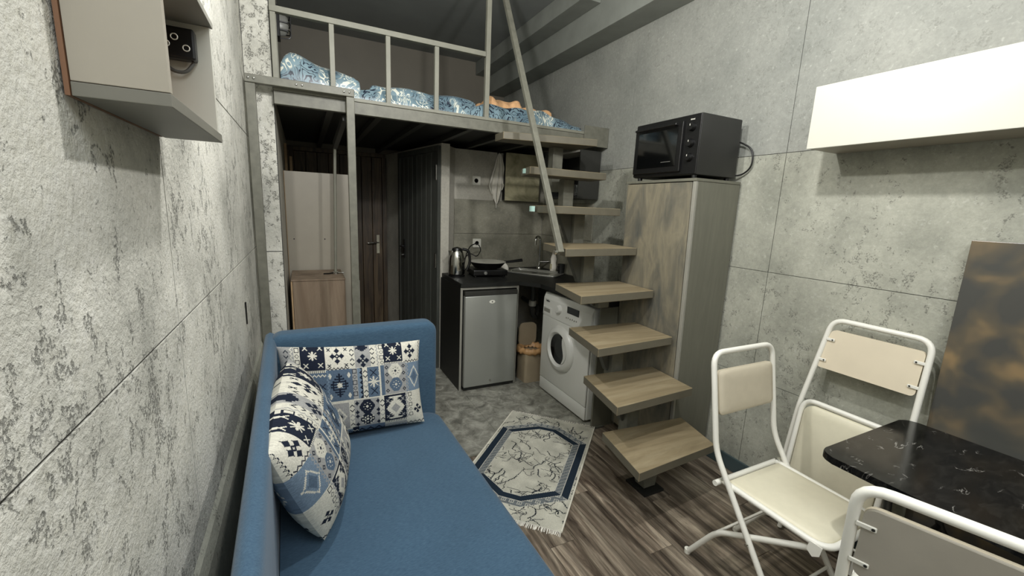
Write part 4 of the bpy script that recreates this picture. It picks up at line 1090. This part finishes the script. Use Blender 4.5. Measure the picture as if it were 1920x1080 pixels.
    rect(.58, .665, .25, .575, SLATE); star(.62, .41, 9, CREAM); cross(.62, .31, 5, NAVY); cross(.62, .51, 5, NAVY); vzig(.658, .25, .575, CREAM, 8, 4, 2)
    rect(.675, .70, .24, .575, SLATE); rect(.70, .87, .23, .575, GREY)
    hexa(.785, .315, .055, .085, CREAM, NAVY); hexa(.785, .47, .05, .075, SLATE, CREAM)
    for a in (.72, .85):
        for b in (.27, .35, .43, .53): diamond(a, b, .014, .024, NAVY, 2, 1)
    rect(.87, 1, .24, .575, LBL); diamond(.94, .41, .05, .13, CREAM, 2, 2); diamond(.94, .41, .028, .075, SLATE, None, 2); vzig(.872, .24, .575, GREY)
    # third band
    navycell(.0, .14, .60, .85); crossdiam(.22, .70, NAVY, .055); comb(.14, .30, .6, NAVY); zig(.14, .30, .86, NAVY)
    rect(.30, .44, .60, .90, GREY); diamond(.37, .75, .05, .1, CREAM, 3, 2); star(.37, .75, 5, NAVY)
    rect(.44, .475, .60, .90, CREAM); arrows(.458, .60, .90, NAVY, GREY)
    rect(.475, .655, .59, .90, GREY); hexa(.565, .67, .055, .075, NAVY, CREAM)
    hexa(.565, .82, .052, .07, NAVY, CREAM)
    for k in range(-2, 3):
        for q in (-1, 0, 1):
            cx_, cy_ = P(.565+k*.018, .82+q*.035+(.012 if k % 2 else 0))
            for dx in (0, 1, 2): plot(cx_+dx-1, cy_, CREAM); plot(cx_, cy_+dx-1, CREAM)
    for a in (.495, .64):
        for b in (.62, .72, .77, .87): diamond(a, b, .016, .028, NAVY, None, 1)
    rect(.655, .69, .59, .90, CREAM); arrows(.672, .59, .90, NAVY, GREY)
    rect(.69, .86, .58, .89, NAVY); burst(.772, .735); comb(.69, .86, .89, NAVY)
    for a, b in ((.71, .64), (.83, .64), (.71, .83), (.83, .83)): cross(a, b, 2, GREY)
    vzig(.85, .58, .89, GREY, 8, 4, 3); chain(.895, .58, .89, NAVY); crossdiam(.955, .80, NAVY, .035)
    # bottom band
    rect(0, .46, .92, 1, LBL); zig(0, .46, .94, NAVY, 8, 4, 2); rect(.46, .50, .90, 1, NAVY); zig(.46, .5, .94, CREAM, 6, 3, 2)
    rect(.50, .69, .905, 1, SLATE); zig(.5, .69, .93, NAVY, 14, 8, 4); rect(.69, .86, .92, 1, GREY); zig(.69, .86, .97, SLATE); zig(.86, 1, .95, NAVY, 8, 5, 2)
    # yarn noise
    I *= (0.86+0.28*rng.random((H, W, 1)))
    return np.clip(I, 0, 1)
def pillow(name, label, TL, TR, BR, BL, depth, I, seed=1, flip=False, sag=0.05):
    H, W = I.shape[:2]
    TL, TR, BR, BL = map(Vector, (TL, TR, BR, BL))
    nrm = ((TR-TL).cross(BL-TL)).normalized()*(1 if not flip else -1)
    co, faces, cols = [], [], []
    def pos(u, v, side):
        # pinch edges inwards so corners poke out
        cu = u+0.0; cv = v
        a = (2*u-1); b = (2*v-1)
        iu = a*(1-sag*(1-b*b)**1.0*abs(a)**3); iv = b*(1-sag*1.3*(1-a*a)*abs(b)**3)
        uu, vv = (iu+1)/2, (iv+1)/2
        p = TL*(1-uu)*(1-vv)+TR*uu*(1-vv)+BR*uu*vv+BL*(1-uu)*vv
        t = max(0, (1-abs(a)**3.0))**0.55*max(0, (1-abs(b)**3.0))**0.55
        t += 0.04*math.sin(u*9+seed)*math.sin(v*7+seed*2)*t
        return p+nrm*depth*t*side
    for j in range(H+1):
        for i in range(W+1): co.append(pos(i/W, j/H, 1))
    for j in range(H):
        for i in range(W):
            a = j*(W+1)+i; faces.append((a, a+W+1, a+W+2, a+1)); cols.append(I[j, i])
    # back, coarser
    off = len(co); nb, mb = W//3, H//3
    for j in range(mb+1):
        for i in range(nb+1): co.append(pos(i/nb, j/mb, -1))
    for j in range(mb):
        for i in range(nb):
            a = off+j*(nb+1)+i; faces.append((a, a+1, a+nb+2, a+nb+1)); cols.append(I[min(H-1, j*3+1), min(W-1, i*3+1)])
    me = D.meshes.new(name); me.from_pydata([tuple(c) for c in co], [], faces)
    at = me.color_attributes.new('pattern', 'FLOAT_COLOR', 'CORNER')
    arr = np.ones((len(me.loops), 4), dtype=np.float32); arr[:, :3] = np.repeat(np.array(cols), 4, axis=0)
    at.data.foreach_set('color', arr.ravel())
    me.materials.append(M['kilim']); me.polygons.foreach_set('use_smooth', [True]*len(me.polygons)); me.update()
    o = D.objects.new(name, me); COL.objects.link(o)
    return tag(o, label, 'cushion', 'kilim cushions on the sofa')
KI = kilim()
pillow('throw_cushion', 'blue and cream kilim cushion leaning upright against the sofa end arm', (-0.128, 1.985, 0.875), (0.49, 1.975, 0.845), (0.50, 1.915, 0.435), (-0.12, 1.915, 0.435), 0.06, KI, 1, True)
KJ = np.ascontiguousarray(KI[:, ::-1]); KJ = np.ascontiguousarray(np.transpose(KI, (1, 0, 2))[::-1])
pillow('throw_cushion', 'blue and cream kilim cushion slumped against the sofa back near the camera', (-0.105, 1.10, 0.875), (-0.075, 1.77, 0.89), (0.115, 1.78, 0.470), (0.015, 1.27, 0.452), 0.09, np.ascontiguousarray(KI[:, ::-1]), 3, True, -0.05)

# ------------------------------------------------------------------ rug
def rug_img(W=170, H=290):
    I = np.zeros((H, W, 3))
    base = np.array(srgb(186, 184, 170)[:3]); dark = np.array(srgb(36, 40, 44)[:3]); blue = np.array(srgb(30, 42, 54)[:3]); mid = np.array(srgb(120, 126, 128)[:3]); lite = np.array(srgb(206, 204, 192)[:3])
    low = rng.random((H//12+2, W//12+2)); 
    yy, xx = np.mgrid[0:H, 0:W]; fy, fx_ = yy/12, xx/12; y0, x0 = fy.astype(int), fx_.astype(int); ty, tx = fy-y0, fx_-x0
    nz = (low[y0, x0]*(1-ty)*(1-tx)+low[y0+1, x0]*ty*(1-tx)+low[y0, x0+1]*(1-ty)*tx+low[y0+1, x0+1]*ty*tx)
    I[:] = base*(0.78+0.42*nz)[..., None]
    R = random.Random(5)
    def crack(x, y, a, n, th, depth):
        for k in range(n):
            a += R.uniform(-0.45, 0.45)
            x += math.cos(a); y += math.sin(a)
            xi, yi = int(x), int(y)
            if 0 <= xi < W and 0 <= yi < H:
                for d in range(th):
                    if xi+d < W: I[yi, xi+d] = dark*(1 if R.random() < .8 else 3)
            if depth < 2 and R.random() < 0.05: crack(x, y, a+R.choice((-1, 1))*R.uniform(0.6, 1.4), int(n*R.uniform(0.35, 0.7)), 1, depth+1)
    for k in range(84): crack((k % 7+R.random())*W/7, (k//7+R.random())*H/12, R.choice((0.3, 0.6, 2.6, 1.6, 1.2))+R.uniform(-.3, .3), R.randint(22, 48), R.choice((1, 2, 2)), 0)
    for k in range(4):
        cx, cy = R.uniform(30, W-30), R.uniform(40, H-40)
        for q in range(5): crack(cx+R.uniform(-4, 4), cy+R.uniform(-4, 4), R.uniform(0, 6.28), 12, 1, 2)
    # octagonal bands
    def octd(x, y, cut, mx, my):
        # signed depth inside an octagon inset mx,my with corner cut
        d = min(x-mx, W-1-mx-x, y-my, H-1-my-y)
        ax, ay = min(x-mx, W-1-mx-x), min(y-my, H-1-my-y)
        return min(d, (ax/cut[0]+ay/cut[1]-1)*cut[0]*cut[1]/math.hypot(*cut))
    for y in range(H):
        for x in range(W):
            o = octd(x, y, (60, 40), 4, 24)
            if o < 0 or o >= 24: continue
            side = abs(o-min(x-4, W-5-x)) < 0.01
            p = o if side else (o+12 if o < 12 else o-12 if o < 24 else o)
            if not side: p = 12+o*0.999 if o < 12 else o-12
            if o < 0.9 or o > 22.8 or 11.4 < o < 12.4: c = lite*0.85
            elif p < 12: c = blue
            else:
                c = mid*(0.5+0.55*R.random())
                u, v = (x % 12), (y % 12)
                if not side:
                    if (u in (2, 8) and 2 <= v <= 8) or (v in (2, 8) and 2 <= u <= 8) or (u == 5 and 4 <= v <= 8): c = lite*0.8
                elif (x+y) % 9 == 0: c = lite*0.6
            I[y, x] = c
    return np.clip(I*(0.9+0.2*rng.random((H, W, 1))), 0, 1)
RI = rug_img(); Hh, Ww = RI.shape[:2]
A_ = Vector((1.343, 2.591, 0)); B_ = Vector((1.779, 2.158, 0)); C_ = Vector((1.030, 1.425, 0)); D_ = A_+(C_-B_)
co, faces = [], []
for j in range(Hh+1):
    for i in range(Ww+1):
        u, v = i/Ww, j/Hh
        p = A_*(1-u)*(1-v)+B_*u*(1-v)+C_*u*v+D_*(1-u)*v
        co.append((p.x, p.y, 0.007+0.0006*math.sin(v*31+u*5)))
for j in range(Hh):
    for i in range(Ww):
        a = j*(Ww+1)+i; faces.append((a, a+Ww+1, a+Ww+2, a+1))
me = D.meshes.new('pile'); me.from_pydata(co, [], faces)
at = me.color_attributes.new('pattern', 'FLOAT_COLOR', 'CORNER'); arr = np.ones((len(me.loops), 4), dtype=np.float32)
arr[:, :3] = np.repeat(RI.reshape(-1, 3), 4, axis=0); at.data.foreach_set('color', arr.ravel()); me.materials.append(M['rug'])
rg = thing('rug', 'small marble pattern rug with blue octagon border lying on the floor', 'rug')
link(D.objects.new('pile', me), rg)
q = [A_, B_, C_, D_]
bm = bmesh.new(); bm_prism(bm, [(p.x, p.y) for p in q], 2, 0.0015, 0.0055); finish('backing', bm, M['rim'], rg)
for a, b in ((B_, C_), (A_, D_)): tube('bound_edge', [a+Vector((0, 0, 0.006)), b+Vector((0, 0, 0.006))], 0.005, M['rim'], rg, 8)
for nm, a, b in (('fringe', A_, B_), ('fringe', D_, C_)):
    bm = bmesh.new(); out = (A_-D_).normalized()*(1 if a is A_ else -1); nF = 110
    for k in range(nF):
        p = a.lerp(b, (k+0.5)/nF); L = 0.022+0.01*random.random(); s = (b-a).normalized()*random.uniform(-0.006, 0.006)
        bm_tube(bm, [p+Vector((0, 0, 0.006)), p+out*L*0.5+s*0.5+Vector((0, 0, 0.007)), p+out*L+s+Vector((0, 0, 0.002))], 0.0022, 4, True)
    o = finish(nm, bm, M['fringe'] if 'fringe' in M else M['towel'], rg); o['kind'] = 'stuff'
